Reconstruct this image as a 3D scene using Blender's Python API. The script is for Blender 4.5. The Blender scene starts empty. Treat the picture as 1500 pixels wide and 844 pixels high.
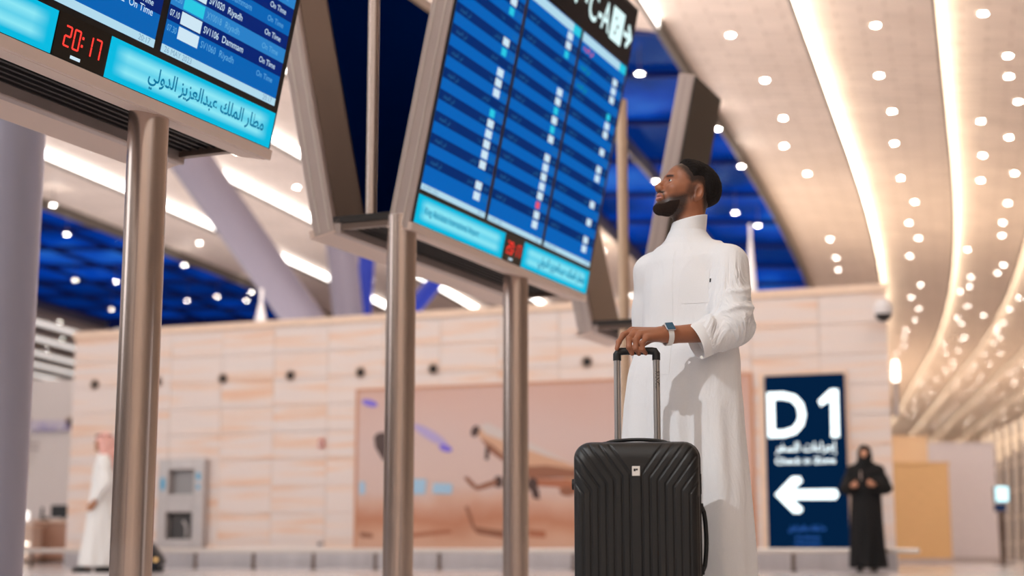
import bpy, bmesh, math, random
import numpy as np
from mathutils import Vector, Matrix
from mathutils.bvhtree import BVHTree
random.seed(7)
SC = bpy.context.scene
COL = SC.collection

# ------------------------------------------------------------------ camera
FPX = 2268.0                                   # focal length in pixels of a 1500 px wide frame
PITCH = math.atan2(806 - 422, FPX)             # camera sits low and looks slightly up
CAMH = 0.30
cd = bpy.data.cameras.new('camera'); cam = bpy.data.objects.new('camera', cd); COL.objects.link(cam)
cam.location = (0, 0, CAMH); cam.rotation_euler = (math.pi/2 + PITCH, 0, 0)
cd.sensor_width = 36; cd.lens = FPX/1500*36; cd.clip_end = 500
cd.dof.use_dof = True; cd.dof.focus_distance = 5.72; cd.dof.aperture_fstop = 1.65
SC.camera = cam

# ------------------------------------------------------------------ exposure
vs = SC.view_settings
vs.view_transform = 'Standard'; vs.look = 'None'; vs.gamma = 1.0; vs.use_curve_mapping = False
vs.exposure = 0.0

# ------------------------------------------------------------------ world: blue-hour sky
w = bpy.data.worlds.new('sky'); SC.world = w; w.use_nodes = True
nt = w.node_tree; bg = nt.nodes['Background']
tc = nt.nodes.new('ShaderNodeTexCoord'); mp = nt.nodes.new('ShaderNodeMapping'); mp.inputs['Scale'].default_value = (4, 4, 12)
nz = nt.nodes.new('ShaderNodeTexNoise'); nz.inputs['Scale'].default_value = 3.4; nz.inputs['Detail'].default_value = 5
cr = nt.nodes.new('ShaderNodeValToRGB')
cr.color_ramp.elements[0].position = .43; cr.color_ramp.elements[0].color = (.0015, .028, .16, 1)
cr.color_ramp.elements[1].position = .69; cr.color_ramp.elements[1].color = (.09, .21, .62, 1)
e_ = cr.color_ramp.elements.new(.57); e_.color = (.004, .065, .40, 1)
nt.links.new(tc.outputs['Generated'], mp.inputs[0]); nt.links.new(mp.outputs[0], nz.inputs['Vector'])
nt.links.new(nz.outputs['Fac'], cr.inputs[0]); nt.links.new(cr.outputs[0], bg.inputs[0]); bg.inputs[1].default_value = 1.0

# ------------------------------------------------------------------ lamps: a key spot, and fill areas added to brighten the hall
def lamp(kind, name, loc, target, energy, color, **kw):
    l = bpy.data.lights.new(name, kind); l.energy = energy; l.color = color
    for k, v in kw.items(): setattr(l, k, v)
    o = bpy.data.objects.new(name, l); COL.objects.link(o); o.location = loc
    o.rotation_euler = (Vector(target) - Vector(loc)).to_track_quat('-Z', 'Y').to_euler()
    return o
lamp('SPOT', 'key_spotlight', (-7.0, -1.2, 8.6), (.66, 5.8, 1.0), 2500, (.97, .99, 1), spot_size=math.radians(25), spot_blend=.5, shadow_soft_size=.07)
# unseen fill areas added to brighten the stone block, floor and hall sides
def fill_area(name, loc, target, energy, color, sx, sy): return lamp('AREA', name, loc, target, energy, color, shape='RECTANGLE', size=sx, size_y=sy)
fill_area('wall_fill', (-1, 13.5, 11.8), (-.6, 25.8, 1.8), 1250, (.97, .99, 1), 24, 2.5)
fill_area('rear_fill', (-4, -15, 11.8), (-4, -14, 0), 2300, (.92, .98, 1), 44, 22)
fill_area('right_fill', (13, 24, 11.8), (18, 36, 2), 1300, (1, .97, .95), 12, 3)
fill_area('left_fill', (-22, 16, 11.8), (-20, 24, 0), 3600, (.97, .98, 1), 18, 26)
fill_area('near_fill', (-1, 1, 11.8), (-.5, 3, 0), 420, (.92, .98, 1), 16, 14)
# upward fill areas added to brighten the ceiling; no fixture carries them
fill_area('block_up_fill', (-1.5, 29.5, 4.7), (-1.5, 30.5, 12), 800, (1, .95, .93), 13, 4)
fill_area('hall_up_fill', (-6, 50, 5), (-6, 50, 12), 2100, (1, .93, .91), 26, 24)
fill_area('hall_up_fill_warm', (14, 54, 5), (17, 54, 12), 1700, (1, .78, .56), 12, 36)
fill_area('far_up_fill_warm', (10, 105, 5), (18, 105, 12), 16000, (1, .78, .56), 20, 40)
SLOT_COOL, SLOT_WARM = 5.0, 12.0      # radiance of the ceiling light slots

# ------------------------------------------------------------------ helpers
def srgb(r, g, b):
    f = lambda c: (c/255/12.92) if c/255 <= .04045 else ((c/255 + .055)/1.055)**2.4
    return (f(r), f(g), f(b), 1)
CP, SP = math.cos(PITCH), math.sin(PITCH)
def ray(px, py):
    a = (px - 750)/FPX; b = (422 - py)/FPX
    return Vector((a, CP - b*SP, SP + b*CP))
def atY(px, py, Y):
    d = ray(px, py); return Vector((0, 0, CAMH)) + d*(Y/d.y)
def atZ(px, py, Z):
    d = ray(px, py); return Vector((0, 0, CAMH)) + d*((Z - CAMH)/d.z)

MATS = {}
def mat(name, color=(.8, .8, .8, 1), rough=.5, metal=0.0, emis=None, estr=0.0, noise=0.0, nscale=8.0, bump=0.0, bscale=40.0, spec=.5, coat=0.0, trans=0.0, rand=0.0, nmap=(1, 1, 1), sheen=0.0, alpha=1.0):
    m = bpy.data.materials.new(name); m.use_nodes = True; MATS[name] = m
    t = m.node_tree; p = t.nodes['Principled BSDF']
    p.inputs['Base Color'].default_value = color; p.inputs['Roughness'].default_value = rough; p.inputs['Metallic'].default_value = metal
    p.inputs['Specular IOR Level'].default_value = spec; p.inputs['Coat Weight'].default_value = coat
    p.inputs['Transmission Weight'].default_value = trans; p.inputs['Alpha'].default_value = alpha
    if emis: p.inputs['Emission Color'].default_value = emis; p.inputs['Emission Strength'].default_value = estr
    tcn = t.nodes.new('ShaderNodeTexCoord'); mpn = t.nodes.new('ShaderNodeMapping'); mpn.inputs['Scale'].default_value = nmap
    t.links.new(tcn.outputs['Object'], mpn.inputs[0])
    if noise or rand:
        n = t.nodes.new('ShaderNodeTexNoise'); n.inputs['Scale'].default_value = nscale; n.inputs['Detail'].default_value = 4
        t.links.new(mpn.outputs[0], n.inputs['Vector'])
        r = t.nodes.new('ShaderNodeMapRange'); r.inputs[1].default_value = .25; r.inputs[2].default_value = .75
        r.inputs[3].default_value = 1 - noise; r.inputs[4].default_value = 1 + noise
        t.links.new(n.outputs['Fac'], r.inputs[0])
        val = r.outputs[0]
        if rand:
            oi = t.nodes.new('ShaderNodeObjectInfo'); r2 = t.nodes.new('ShaderNodeMapRange'); r2.inputs[3].default_value = 1 - rand; r2.inputs[4].default_value = 1 + rand
            t.links.new(oi.outputs['Random'], r2.inputs[0])
            mm = t.nodes.new('ShaderNodeMath'); mm.operation = 'MULTIPLY'; t.links.new(val, mm.inputs[0]); t.links.new(r2.outputs[0], mm.inputs[1]); val = mm.outputs[0]
        mx = t.nodes.new('ShaderNodeVectorMath'); mx.operation = 'SCALE'; mx.inputs[0].default_value = color[:3]
        t.links.new(val, mx.inputs['Scale']); t.links.new(mx.outputs[0], p.inputs['Base Color'])
    if bump:
        n2 = t.nodes.new('ShaderNodeTexNoise'); n2.inputs['Scale'].default_value = bscale; n2.inputs['Detail'].default_value = 3
        b = t.nodes.new('ShaderNodeBump'); b.inputs['Strength'].default_value = bump; b.inputs['Distance'].default_value = .01
        t.links.new(mpn.outputs[0], n2.inputs['Vector']); t.links.new(n2.outputs['Fac'], b.inputs['Height']); t.links.new(b.outputs[0], p.inputs['Normal'])
    return m

def link(name, me, m=None, parent=None, smooth=False):
    o = bpy.data.objects.new(name, me); COL.objects.link(o)
    if m is not None and not me.materials: me.materials.append(m if not isinstance(m, str) else MATS[m])
    if smooth: me.shade_smooth()
    if parent is not None: o.parent = parent; o.matrix_parent_inverse = Matrix.Identity(4)
    return o
def tag(o, label=None, cat=None, group=None, kind=None):
    if label: o['label'] = label
    if cat: o['category'] = cat
    if group: o['group'] = group
    if kind: o['kind'] = kind
    return o
def empty(name, loc=(0, 0, 0), parent=None, rot=None):
    o = bpy.data.objects.new(name, None); COL.objects.link(o); o.location = loc; o.empty_display_size = .1
    if rot is not None: o.rotation_euler = rot
    if parent is not None: o.parent = parent
    return o
V = Vector
class MB:
    """collects shapes; build() links them as one mesh object"""
    def __init__(s): s.v = []; s.f = []
    def add(s, vs_, fs_):
        k = len(s.v); s.v += [tuple(x) for x in vs_]; s.f += [tuple(i + k for i in f) for f in fs_]
    def par(s, o, a, b, c):
        """parallelepiped from corner o and edge vectors a, b, c (right-handed)"""
        o, a, b, c = V(o), V(a), V(b), V(c)
        if a.cross(b).dot(c) < 0: a, b = b, a
        s.add([o, o+a, o+a+b, o+b, o+c, o+a+c, o+a+b+c, o+b+c], [(3, 2, 1, 0), (4, 5, 6, 7), (0, 1, 5, 4), (1, 2, 6, 5), (2, 3, 7, 6), (3, 0, 4, 7)]); return s
    def box(s, x0, x1, y0, y1, z0, z1): return s.par((x0, y0, z0), (x1-x0, 0, 0), (0, y1-y0, 0), (0, 0, z1-z0))
    def quad(s, a, b, c, d): s.add([a, b, c, d], [(0, 1, 2, 3)]); return s
    def tube(s, pts, rad, seg=16, cap=True):
        pts = [V(p) for p in pts]; n = len(pts)
        if not hasattr(rad, '__len__'): rad = [rad]*n
        up = None; base = len(s.v); vs_ = []; fs_ = []
        for i, p in enumerate(pts):
            t = (pts[min(i+1, n-1)] - pts[max(i-1, 0)]).normalized()
            if up is None: up = t.orthogonal().normalized()
            up = (up - t*up.dot(t)).normalized(); sd = t.cross(up)
            for k in range(seg):
                a = 2*math.pi*k/seg; vs_.append(p + (up*math.cos(a) + sd*math.sin(a))*rad[i])
        for i in range(n-1):
            for k in range(seg):
                k2 = (k+1) % seg; fs_.append((i*seg+k, i*seg+k2, (i+1)*seg+k2, (i+1)*seg+k))
        if cap: fs_.append(tuple(range(seg-1, -1, -1))); fs_.append(tuple((n-1)*seg+k for k in range(seg)))
        s.add(vs_, fs_); return s
    def poly(s, pts, n=None, th=0.0):
        """flat polygon, optionally extruded by th along -n"""
        pts = [V(p) for p in pts]; k = len(pts)
        if th == 0: s.add(pts, [tuple(range(k))]); return s
        n = V(n).normalized(); back = [p - n*th for p in pts]
        s.add(pts + back, [tuple(range(k)), tuple(range(2*k-1, k-1, -1))] + [((i+1) % k, i, k+i, k+(i+1) % k) for i in range(k)]); return s
    def lathe(s, prof, M=Matrix.Identity(4), seg=24):
        vs_ = []; n = len(prof)
        for r, z in prof:
            for k in range(seg):
                a = 2*math.pi*k/seg; vs_.append(M @ V((r*math.cos(a), r*math.sin(a), z)))
        s.add(vs_, [(i*seg+k, i*seg+(k+1) % seg, (i+1)*seg+(k+1) % seg, (i+1)*seg+k) for i in range(n-1) for k in range(seg)]); return s
    def mesh(s, name):
        me = bpy.data.meshes.new(name); me.from_pydata(s.v, [], s.f); me.update(); return me
    def build(s, name, m, parent=None, smooth=False, bevel=0.0, sharp=True, loc=None):
        me = s.mesh(name); o = link(name, me, m, parent, smooth)
        if 'lettering' in name and parent is not None: o['kind'] = 'stuff'
        if loc is not None: me.transform(Matrix.Translation(-V(loc))); o.location = loc
        if bevel:
            b = o.modifiers.new('bevel', 'BEVEL'); b.width = bevel; b.segments = 2; b.limit_method = 'ANGLE'
        if smooth and sharp: me.set_sharp_from_angle(angle=math.radians(42))
        return o
def frame(o, x, y, z=None):
    """matrix with origin o and axes x, y, z"""
    x = V(x).normalized(); y = V(y).normalized(); z = V(z).normalized() if z is not None else x.cross(y)
    M = Matrix.Identity(4)
    for i, a in enumerate((x, y, z)):
        for j in range(3): M[j][i] = a[j]
    for j in range(3): M[j][3] = o[j]
    return M

# Arabic letters -> presentation forms (isolated, final, initial, medial), laid out right to left
_AR = {'ا': 'ﺍﺎ', 'أ': 'ﺃﺄ', 'إ': 'ﺇﺈ', 'ء': 'ﺀ', 'ب': 'ﺏﺐﺑﺒ', 'ة': 'ﺓﺔ', 'ت': 'ﺕﺖﺗﺘ', 'ج': 'ﺝﺞﺟﺠ', 'ح': 'ﺡﺢﺣﺤ', 'د': 'ﺩﺪ', 'ر': 'ﺭﺮ', 'ز': 'ﺯﺰ',
       'س': 'ﺱﺲﺳﺴ', 'ض': 'ﺽﺾﺿﻀ', 'ط': 'ﻁﻂﻃﻄ', 'ع': 'ﻉﻊﻋﻌ', 'ف': 'ﻑﻒﻓﻔ', 'ق': 'ﻕﻖﻗﻘ', 'ك': 'ﻙﻚﻛﻜ', 'ل': 'ﻝﻞﻟﻠ', 'م': 'ﻡﻢﻣﻤ', 'ن': 'ﻥﻦﻧﻨ', 'ه': 'ﻩﻪﻫﻬ', 'و': 'ﻭﻮ', 'ي': 'ﻱﻲﻳﻴ'}
def arabic(s):
    out = []
    for i, ch in enumerate(s):
        if ch not in _AR: out.append(ch); continue
        F = _AR[ch]
        prev = i > 0 and s[i-1] in _AR and len(_AR[s[i-1]]) == 4
        nxt = i+1 < len(s) and s[i+1] in _AR and len(F) == 4 and s[i+1] != 'ء'
        if ch == 'ء': out.append(F[0])
        else: out.append(F[3] if prev and nxt else F[1] if prev else F[2] if nxt else F[0])
    return ''.join(reversed(out))
_TX = {}
def text_geo(body, bold=0.0):
    """vertices and faces of a line of lettering of size 1, starting at x = 0"""
    key = (body, bold)
    if key not in _TX:
        c = bpy.data.curves.new('lettering', 'FONT'); c.body = body; c.size = 1; c.offset = bold; c.fill_mode = 'FRONT'; c.resolution_u = 3
        o = bpy.data.objects.new('lettering', c); COL.objects.link(o)
        dg = bpy.context.evaluated_depsgraph_get(); dg.update()
        me = bpy.data.meshes.new_from_object(o.evaluated_get(dg))
        vs_ = [v.co.copy() for v in me.vertices]; fs_ = [tuple(p.vertices) for p in me.polygons]
        bpy.data.objects.remove(o); bpy.data.curves.remove(c); bpy.data.meshes.remove(me)
        _TX[key] = (vs_, fs_)
    return _TX[key]
def put_text(mb, body, M, size, x=0, y=0, align='L', bold=0.0, width=None, zoff=0.0, height=None):
    vs_, fs_ = text_geo(body, bold)
    x0 = min(v.x for v in vs_); x1 = max(v.x for v in vs_); y0 = min(v.y for v in vs_); y1 = max(v.y for v in vs_)
    sx = size if width is None else width/(x1 - x0)
    sy = size if height is None else height/(y1 - y0)
    if width is not None and size is None: sy = sx
    ox = {'L': -x0*sx, 'C': -(x0+x1)/2*sx, 'R': -x1*sx}[align]
    mb.add([M @ V((v.x*sx + ox + x, v.y*sy + y, zoff)) for v in vs_], fs_)
# ================================================================== materials
def ramp_mat(name, stops, scale, rough, nmap=(1, 1, 1), rand=0.0, bump=0.0, metal=0.0, spec=.5, detail=5, distort=0.0, coord='Object'):
    m = bpy.data.materials.new(name); m.use_nodes = True; MATS[name] = m; t = m.node_tree; p = t.nodes['Principled BSDF']
    p.inputs['Roughness'].default_value = rough; p.inputs['Metallic'].default_value = metal; p.inputs['Specular IOR Level'].default_value = spec
    tcn = t.nodes.new('ShaderNodeTexCoord'); mpn = t.nodes.new('ShaderNodeMapping'); mpn.inputs['Scale'].default_value = nmap
    t.links.new(tcn.outputs[coord], mpn.inputs[0]); vec = mpn.outputs[0]
    if rand:
        oi = t.nodes.new('ShaderNodeObjectInfo'); ml = t.nodes.new('ShaderNodeMath'); ml.operation = 'MULTIPLY'; ml.inputs[1].default_value = rand
        t.links.new(oi.outputs['Random'], ml.inputs[0]); av = t.nodes.new('ShaderNodeVectorMath'); t.links.new(vec, av.inputs[0]); t.links.new(ml.outputs[0], av.inputs[1]); vec = av.outputs[0]
    n = t.nodes.new('ShaderNodeTexNoise'); n.inputs['Scale'].default_value = scale; n.inputs['Detail'].default_value = detail; n.inputs['Distortion'].default_value = distort
    t.links.new(vec, n.inputs['Vector'])
    c = t.nodes.new('ShaderNodeValToRGB'); els = c.color_ramp.elements
    els[0].position, els[0].color = stops[0]; els[1].position, els[1].color = stops[-1]
    for po, co in stops[1:-1]: q = els.new(po); q.color = co
    t.links.new(n.outputs['Fac'], c.inputs[0]); t.links.new(c.outputs[0], p.inputs['Base Color'])
    if bump:
        b = t.nodes.new('ShaderNodeBump'); b.inputs['Strength'].default_value = bump; t.links.new(n.outputs['Fac'], b.inputs['Height']); t.links.new(b.outputs[0], p.inputs['Normal'])
    return m

ramp_mat('stone', [(.30, srgb(226, 212, 206)), (.50, srgb(230, 213, 205)), (.58, srgb(232, 206, 190)), (.70, srgb(230, 188, 160))], 1.6, .42, nmap=(.30, 4.0, .5), rand=40.0, detail=4, distort=.3)
mat('stone_joint', srgb(222, 198, 184), .7)
mat('stone_cap', srgb(238, 208, 184), .45, noise=.05)
mat('white_wall', srgb(228, 220, 216), .6, noise=.02)
mat('outer_wall', srgb(214, 198, 186), .7, noise=.03)
mat('steel', srgb(206, 190, 182), .24, .86, noise=.05, nscale=3, nmap=(30, 30, .5))
mat('steel_casing', srgb(190, 176, 172), .42, .45, noise=.03)
mat('steel_dark', srgb(118, 102, 94), .35, .6)
mat('satin_rail', srgb(214, 205, 198), .35, .6)
mat('black', srgb(20, 19, 20), .45, bump=.05)
mat('bezel', srgb(14, 14, 18), .30)
mat('louver', srgb(44, 40, 40), .5)
mat('slot_lip', srgb(96, 88, 80), .5)
mat('strut_paint', srgb(150, 142, 156), .45, noise=.02)
mat('white_paint', srgb(226, 220, 220), .45, noise=.02)
mat('strut_blue', srgb(40, 66, 190), .45, noise=.02)  # one even blue over the whole of each thin strut
mat('wood', srgb(214, 170, 118), .5, noise=.08, nscale=5, nmap=(1, 1, 8))
mat('red_box', srgb(196, 96, 78), .5)
mat('downlight_glow', (1, 1, 1, 1), emis=(1, .95, .88, 1), estr=55)
mat('downlight_trim', srgb(225, 220, 212), .4)
mat('slot_cool', (1, 1, 1, 1), emis=(1, .96, .91, 1), estr=SLOT_COOL)
mat('slot_dim', (1, 1, 1, 1), emis=(1, .95, .92, 1), estr=.8)
mat('slot_warm', (1, 1, 1, 1), emis=(1, .87, .68, 1), estr=SLOT_WARM)
# ceiling skin: fine woven metal cladding
def ceiling_mat():
    m = bpy.data.materials.new('ceiling_cladding'); m.use_nodes = True; MATS['ceiling_cladding'] = m; t = m.node_tree; p = t.nodes['Principled BSDF']
    p.inputs['Roughness'].default_value = .5; p.inputs['Metallic'].default_value = .0
    tcn = t.nodes.new('ShaderNodeTexCoord'); mpn = t.nodes.new('ShaderNodeMapping'); mpn.inputs['Rotation'].default_value = (0, 0, math.radians(16))
    t.links.new(tcn.outputs['Object'], mpn.inputs[0])
    b = t.nodes.new('ShaderNodeTexBrick'); b.inputs['Scale'].default_value = 1; b.inputs['Brick Width'].default_value = 1.1; b.inputs['Row Height'].default_value = .42; b.inputs['Mortar Size'].default_value = .03; b.inputs['Mortar Smooth'].default_value = .6
    b.inputs['Color1'].default_value = srgb(232, 214, 200); b.inputs['Color2'].default_value = srgb(220, 202, 188); b.inputs['Mortar'].default_value = srgb(196, 176, 160)
    t.links.new(mpn.outputs[0], b.inputs['Vector'])
    n = t.nodes.new('ShaderNodeTexNoise'); n.inputs['Scale'].default_value = 1.3; n.inputs['Detail'].default_value = 6; t.links.new(mpn.outputs[0], n.inputs['Vector'])
    r = t.nodes.new('ShaderNodeMapRange'); r.inputs[3].default_value = .86; r.inputs[4].default_value = 1.1; t.links.new(n.outputs['Fac'], r.inputs[0])
    s = t.nodes.new('ShaderNodeVectorMath'); s.operation = 'SCALE'; t.links.new(b.outputs['Color'], s.inputs[0]); t.links.new(r.outputs[0], s.inputs['Scale'])
    t.links.new(s.outputs[0], p.inputs['Base Color'])
ceiling_mat()
def floor_mat():
    m = bpy.data.materials.new('floor_stone'); m.use_nodes = True; MATS['floor_stone'] = m; t = m.node_tree; p = t.nodes['Principled BSDF']
    p.inputs['Roughness'].default_value = .16
    tcn = t.nodes.new('ShaderNodeTexCoord')
    b = t.nodes.new('ShaderNodeTexBrick'); b.offset = 0; b.inputs['Scale'].default_value = 1; b.inputs['Brick Width'].default_value = 1.2; b.inputs['Row Height'].default_value = 1.2; b.inputs['Mortar Size'].default_value = .006
    b.inputs['Color1'].default_value = srgb(214, 209, 210); b.inputs['Color2'].default_value = srgb(206, 202, 204); b.inputs['Mortar'].default_value = srgb(110, 106, 106)
    t.links.new(tcn.outputs['Object'], b.inputs['Vector']); t.links.new(b.outputs['Color'], p.inputs['Base Color'])
floor_mat()
# skylight glass: blue tinted, clear enough to show the sky, glossy
def glass_mat():
    m = bpy.data.materials.new('blue_glass'); m.use_nodes = True; MATS['blue_glass'] = m; t = m.node_tree; t.nodes.remove(t.nodes['Principled BSDF'])
    out = t.nodes['Material Output']; tr = t.nodes.new('ShaderNodeBsdfTransparent'); gl = t.nodes.new('ShaderNodeBsdfGlossy'); mx = t.nodes.new('ShaderNodeMixShader')
    tr.inputs[0].default_value = (.5, .85, 1, 1); gl.inputs['Roughness'].default_value = .08; gl.inputs[0].default_value = (.55, .7, 1, 1); mx.inputs[0].default_value = .018
    t.links.new(tr.outputs[0], mx.inputs[1]); t.links.new(gl.outputs[0], mx.inputs[2]); t.links.new(mx.outputs[0], out.inputs[0])
glass_mat()

# ================================================================== floor and outer walls
X0, X1, Y0, Y1, HC = -70.0, 80.0, -30.0, 170.0, 12.0
tag(MB().box(X0, X1, Y0, Y1, -.2, 0).build('floor', 'floor_stone'), kind='structure')
tag(MB().box(X0-.4, X0, Y0, Y1, 0, 14).build('wall_left', 'outer_wall'), kind='structure')
tag(MB().box(X1, X1+.4, Y0, Y1, 0, 14).build('wall_right', 'outer_wall'), kind='structure')
tag(MB().box(X0, X1, Y0-.4, Y0, 0, 14).build('wall_front', 'outer_wall'), kind='structure')
tag(MB().box(X0, X1, Y1, Y1+.4, 0, 14).build('wall_far', 'outer_wall'), kind='structure')

# ================================================================== ceiling: long overlapping bands with a light slot along each step
def azim(y): return math.radians(17 - 6*min(1, max(0, (y - 45)/50)))
_ys = np.linspace(Y0, Y1, 401); _g = np.concatenate([[0], np.cumsum(np.tan([azim(y) for y in (_ys[1:]+_ys[:-1])/2])*np.diff(_ys))])
_g -= np.interp(50, _ys, _g)
def gx(y): return float(np.interp(y, _ys, _g))
OFFS = [-92, -88, -84, -80, -76, -72, -68, -64, -60, -56, -52, -49, -46, -43, -40, -36.6, -33.3, -30, -17, -13, -8.8, -5.2, -1.8, 1.6, 5.0, 8.2, 11.5, 14.6, 17.3, 20.0, 22.9, 26, 30, 34, 38, 42, 46, 50, 54, 58, 62, 66, 70, 74, 78, 82, 86, 90, 94, 98, 102, 106]
YS = [Y0 + i*4.0 for i in range(51)]
ceil = tag(empty('ceiling', (0, 0, HC)), kind='structure')
LO, HI = 12.0, 12.32
def opening(i, y):
    a, b = OFFS[i], OFFS[i+1]
    if a == -30: return 26 <= y < 82
    if 1.5 < a < 8: return 34 <= y < 98
    return False
def clampx(x): return min(X1, max(X0, x))
for i in range(len(OFFS)-1):
    a, b = OFFS[i], OFFS[i+1]
    mb = MB(); sl = MB(); lip = MB(); any_ = False
    for j in range(len(YS)-1):
        y0, y1 = YS[j], YS[j+1]
        xa0, xa1, xb0, xb1 = a+gx(y0), a+gx(y1), b+gx(y0), b+gx(y1)
        if max(xb0, xb1) < X0 or min(xa0, xa1) > X1: continue
        if not opening(i, y0):
            any_ = True
            za = HI; zb = LO
            mb.par((xa0, y0, za), (0, 0, .05), (0, 0, 0), (0, 0, 0)) if False else None
            th = .04
            mb.add([(xa0, y0, za), (xb0, y0, zb), (xb1, y1, zb), (xa1, y1, za), (xa0, y0, za+th), (xb0, y0, zb+th), (xb1, y1, zb+th), (xa1, y1, za+th)],
                   [(0, 3, 2, 1), (4, 5, 6, 7), (0, 1, 5, 4), (1, 2, 6, 5), (2, 3, 7, 6), (3, 0, 4, 7)])
        if i+1 < len(OFFS)-1 and not opening(i+1, y0) and not opening(i, y0):      # the step at this band's far side, lit
            sl.quad((xb0+.03, y0, LO+.07), (xb1+.03, y1, LO+.07), (xb1+.03, y1, HI), (xb0+.03, y0, HI))
            lip.par((xb0-.02, y0, LO-.03), (.07, 0, 0), (xb1-xb0, y1-y0, 0), (0, 0, .10))
        elif i+1 < len(OFFS)-1:
            lip.par((xb0-.02, y0, LO-.05), (.10, 0, 0), (xb1-xb0, y1-y0, 0), (0, 0, .45))
    if not mb.f: continue
    for k in range(len(mb.v)): mb.v[k] = (mb.v[k][0], mb.v[k][1], mb.v[k][2]-HC)
    p = mb.build('ceiling_band', 'ceiling_cladding', ceil)
    for q, nm, mm in ((sl, 'light_slot', 'slot_warm' if 9 < b < 31 else 'slot_cool' if -29 < b < 9 else 'slot_dim'), (lip, 'slot_edge', 'slot_lip')):
        if q.f:
            q.v = [(x, y, z-HC) for x, y, z in q.v]; q.build(nm, mm, p)
# the rim of the openings and the roof void above them
def skylight(name, a, b, ya, yb, nlong, nx):
    root = tag(empty(name, (0, 0, HC)), kind='structure')
    fr = MB()
    ys = np.linspace(ya, yb, nlong+1)
    def pt(t, y, z): return V((a + (b-a)*t + gx(y), y, z))
    for j in range(nlong):
        for k in range(nx):
            t0, t1 = k/nx, (k+1)/nx
            q = MB(); c = [pt(t0, ys[j], .55), pt(t1, ys[j], .55), pt(t1, ys[j+1], .55), pt(t0, ys[j+1], .55)]
            q.poly(c, (0, 0, 1), .02); q.build('pane', 'blue_glass', root)
    for j in range(nlong+1):
        fr.par(pt(0, ys[j], .35)-V((0, .03, 0)), pt(1, ys[j], .35)-pt(0, ys[j], .35), (0, .06, 0), (0, 0, .18))
    for k in range(nx+1):
        for j in range(nlong):
            fr.par(pt(k/nx, ys[j], .35)-V((.03, 0, 0)), (.06, 0, 0), pt(k/nx, ys[j+1], .35)-pt(k/nx, ys[j], .35), (0, 0, .18))
    fr.build('glazing_bar', 'blue_steel', root)
    # upstand around the opening
    up = MB()
    for y in (ya, yb): up.par(pt(0, y, -.03)-V((0, .06, 0)), pt(1, y, 0)-pt(0, y, 0), (0, .12, 0), (0, 0, .62))
    up.build('upstand', 'blue_steel', root)
    return root
mat('blue_steel', srgb(10, 28, 92), .5, spec=.2)
skylight('window_1', -29.9, -17.1, 26, 82, 14, 5)
skylight('window_2', 1.7, 8.1, 34, 98, 14, 2)

# tubular roof struts standing behind the stone wall
def strut(pa, pb, r, m, label):
    pa, pb = V(pa), V(pb); d = (pb-pa)
    if d.z > 0: d = -d; pa, pb = pb, pa
    top = pa + d*((12.02 - pa.z)/d.z); bot = pa + d*((0 - pa.z)/d.z)
    root = tag(empty('roof_strut', bot), label, 'strut', 'tubular roof struts behind the stone wall')
    n = 10
    o = MB().tube([top.lerp(bot, i/n) for i in range(n+1)], r, 28).build('tube', m, root, smooth=True); o.data.transform(Matrix.Translation(-bot))
    c = MB().tube([bot+V((0, 0, .0)), bot+V((0, 0, .25))], r*1.5, 28).build('base_collar', 'steel_casing', root, smooth=True); c.data.transform(Matrix.Translation(-bot))
    return root
strut(atY(262, 210, 40), atY(446, 470, 44), .56, 'strut_paint', 'thick pale grey tubular roof strut slanting down to the right, beside the blue skylight')
strut(atY(498, 345, 46), atY(510, 460, 46.5), .46, 'strut_paint', 'upright pale grey roof strut under the near end of the three-column board')
strut(atY(538, 370, 48), atY(532, 460, 48), .25, 'strut_blue', 'thin upright blue roof strut just beside the upright pale grey one')
strut(atY(652, 395, 48), atY(598, 460, 47), .26, 'strut_blue', 'thin blue roof strut leaning to the right between the board poles')

def finial(px, py_top, py_bot, Y, r, label):
    a, b = atY(px, py_top, Y), atY(px, py_bot, Y); a.x = b.x
    q = tag(empty('roof_pylon', (b.x, Y, 0)), label, 'pylon'); MB().tube([(0, 0, 0), (0, 0, b.z), (0, 0, a.z)], [r*1.1, r, r*.25], 20).build('mast', 'white_paint', q, smooth=True); MB().tube([(0, 0, 0), (0, 0, .12)], r*1.8, 20).build('foot', 'steel_casing', q, smooth=True); MB().tube([(0, 0, a.z-.05), (0, 0, a.z+.25)], r*.3, 14).build('tip', 'white_paint', q, smooth=True)
finial(382, 440, 470, 33, .13, 'small white pointed pylon rising above the stone wall in front of the left skylight')
finial(1101, 345, 420, 33, .11, 'small white pointed pylon rising above the stone wall just behind the man\'s shoulder')
# ================================================================== stone block in the middle of the hall
WR, WL, WH = V((5.62, 22.98, 0)), V((-8.05, 28.30, 0)), 4.26
wd = (WR - WL).normalized(); wn = V((wd.y, -wd.x, 0)); WLEN = (WR - WL).length          # wn points to the camera side
def onwall(px, py, off=0.0):
    r = ray(px, py); o = V((0, 0, CAMH)); k = (WL + wn*off - o).dot(wn)/r.dot(wn); return o + r*k
def wc(px, py):
    p = onwall(px, py) - WL; return p.dot(wd), p.z
WM = frame(WL, wd, (0, 0, 1), wn)          # local: x along the wall, y up, z out
wall = tag(empty('wall_back', WL), kind='structure'); wall.matrix_world = WM
def local(mb, M=None): mb.v = [tuple(v) for v in mb.v]; return mb
cm_ = MB()
cm_.poly([(0, 0, -.035), (0, 0, -6), (WLEN-1.7, 0, -6), (WLEN, 0, -.035)], (0, -1, 0), -(WH-.12)) if False else cm_.add([(x, y, z) for y in (0, WH-.12) for x, z in ((0, -.035), (WLEN, -.035), (WLEN-1.7, -6), (0, -6))], [(0, 3, 2, 1), (4, 5, 6, 7), (0, 1, 5, 4), (1, 2, 6, 5), (2, 3, 7, 6), (3, 0, 4, 7)])
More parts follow.
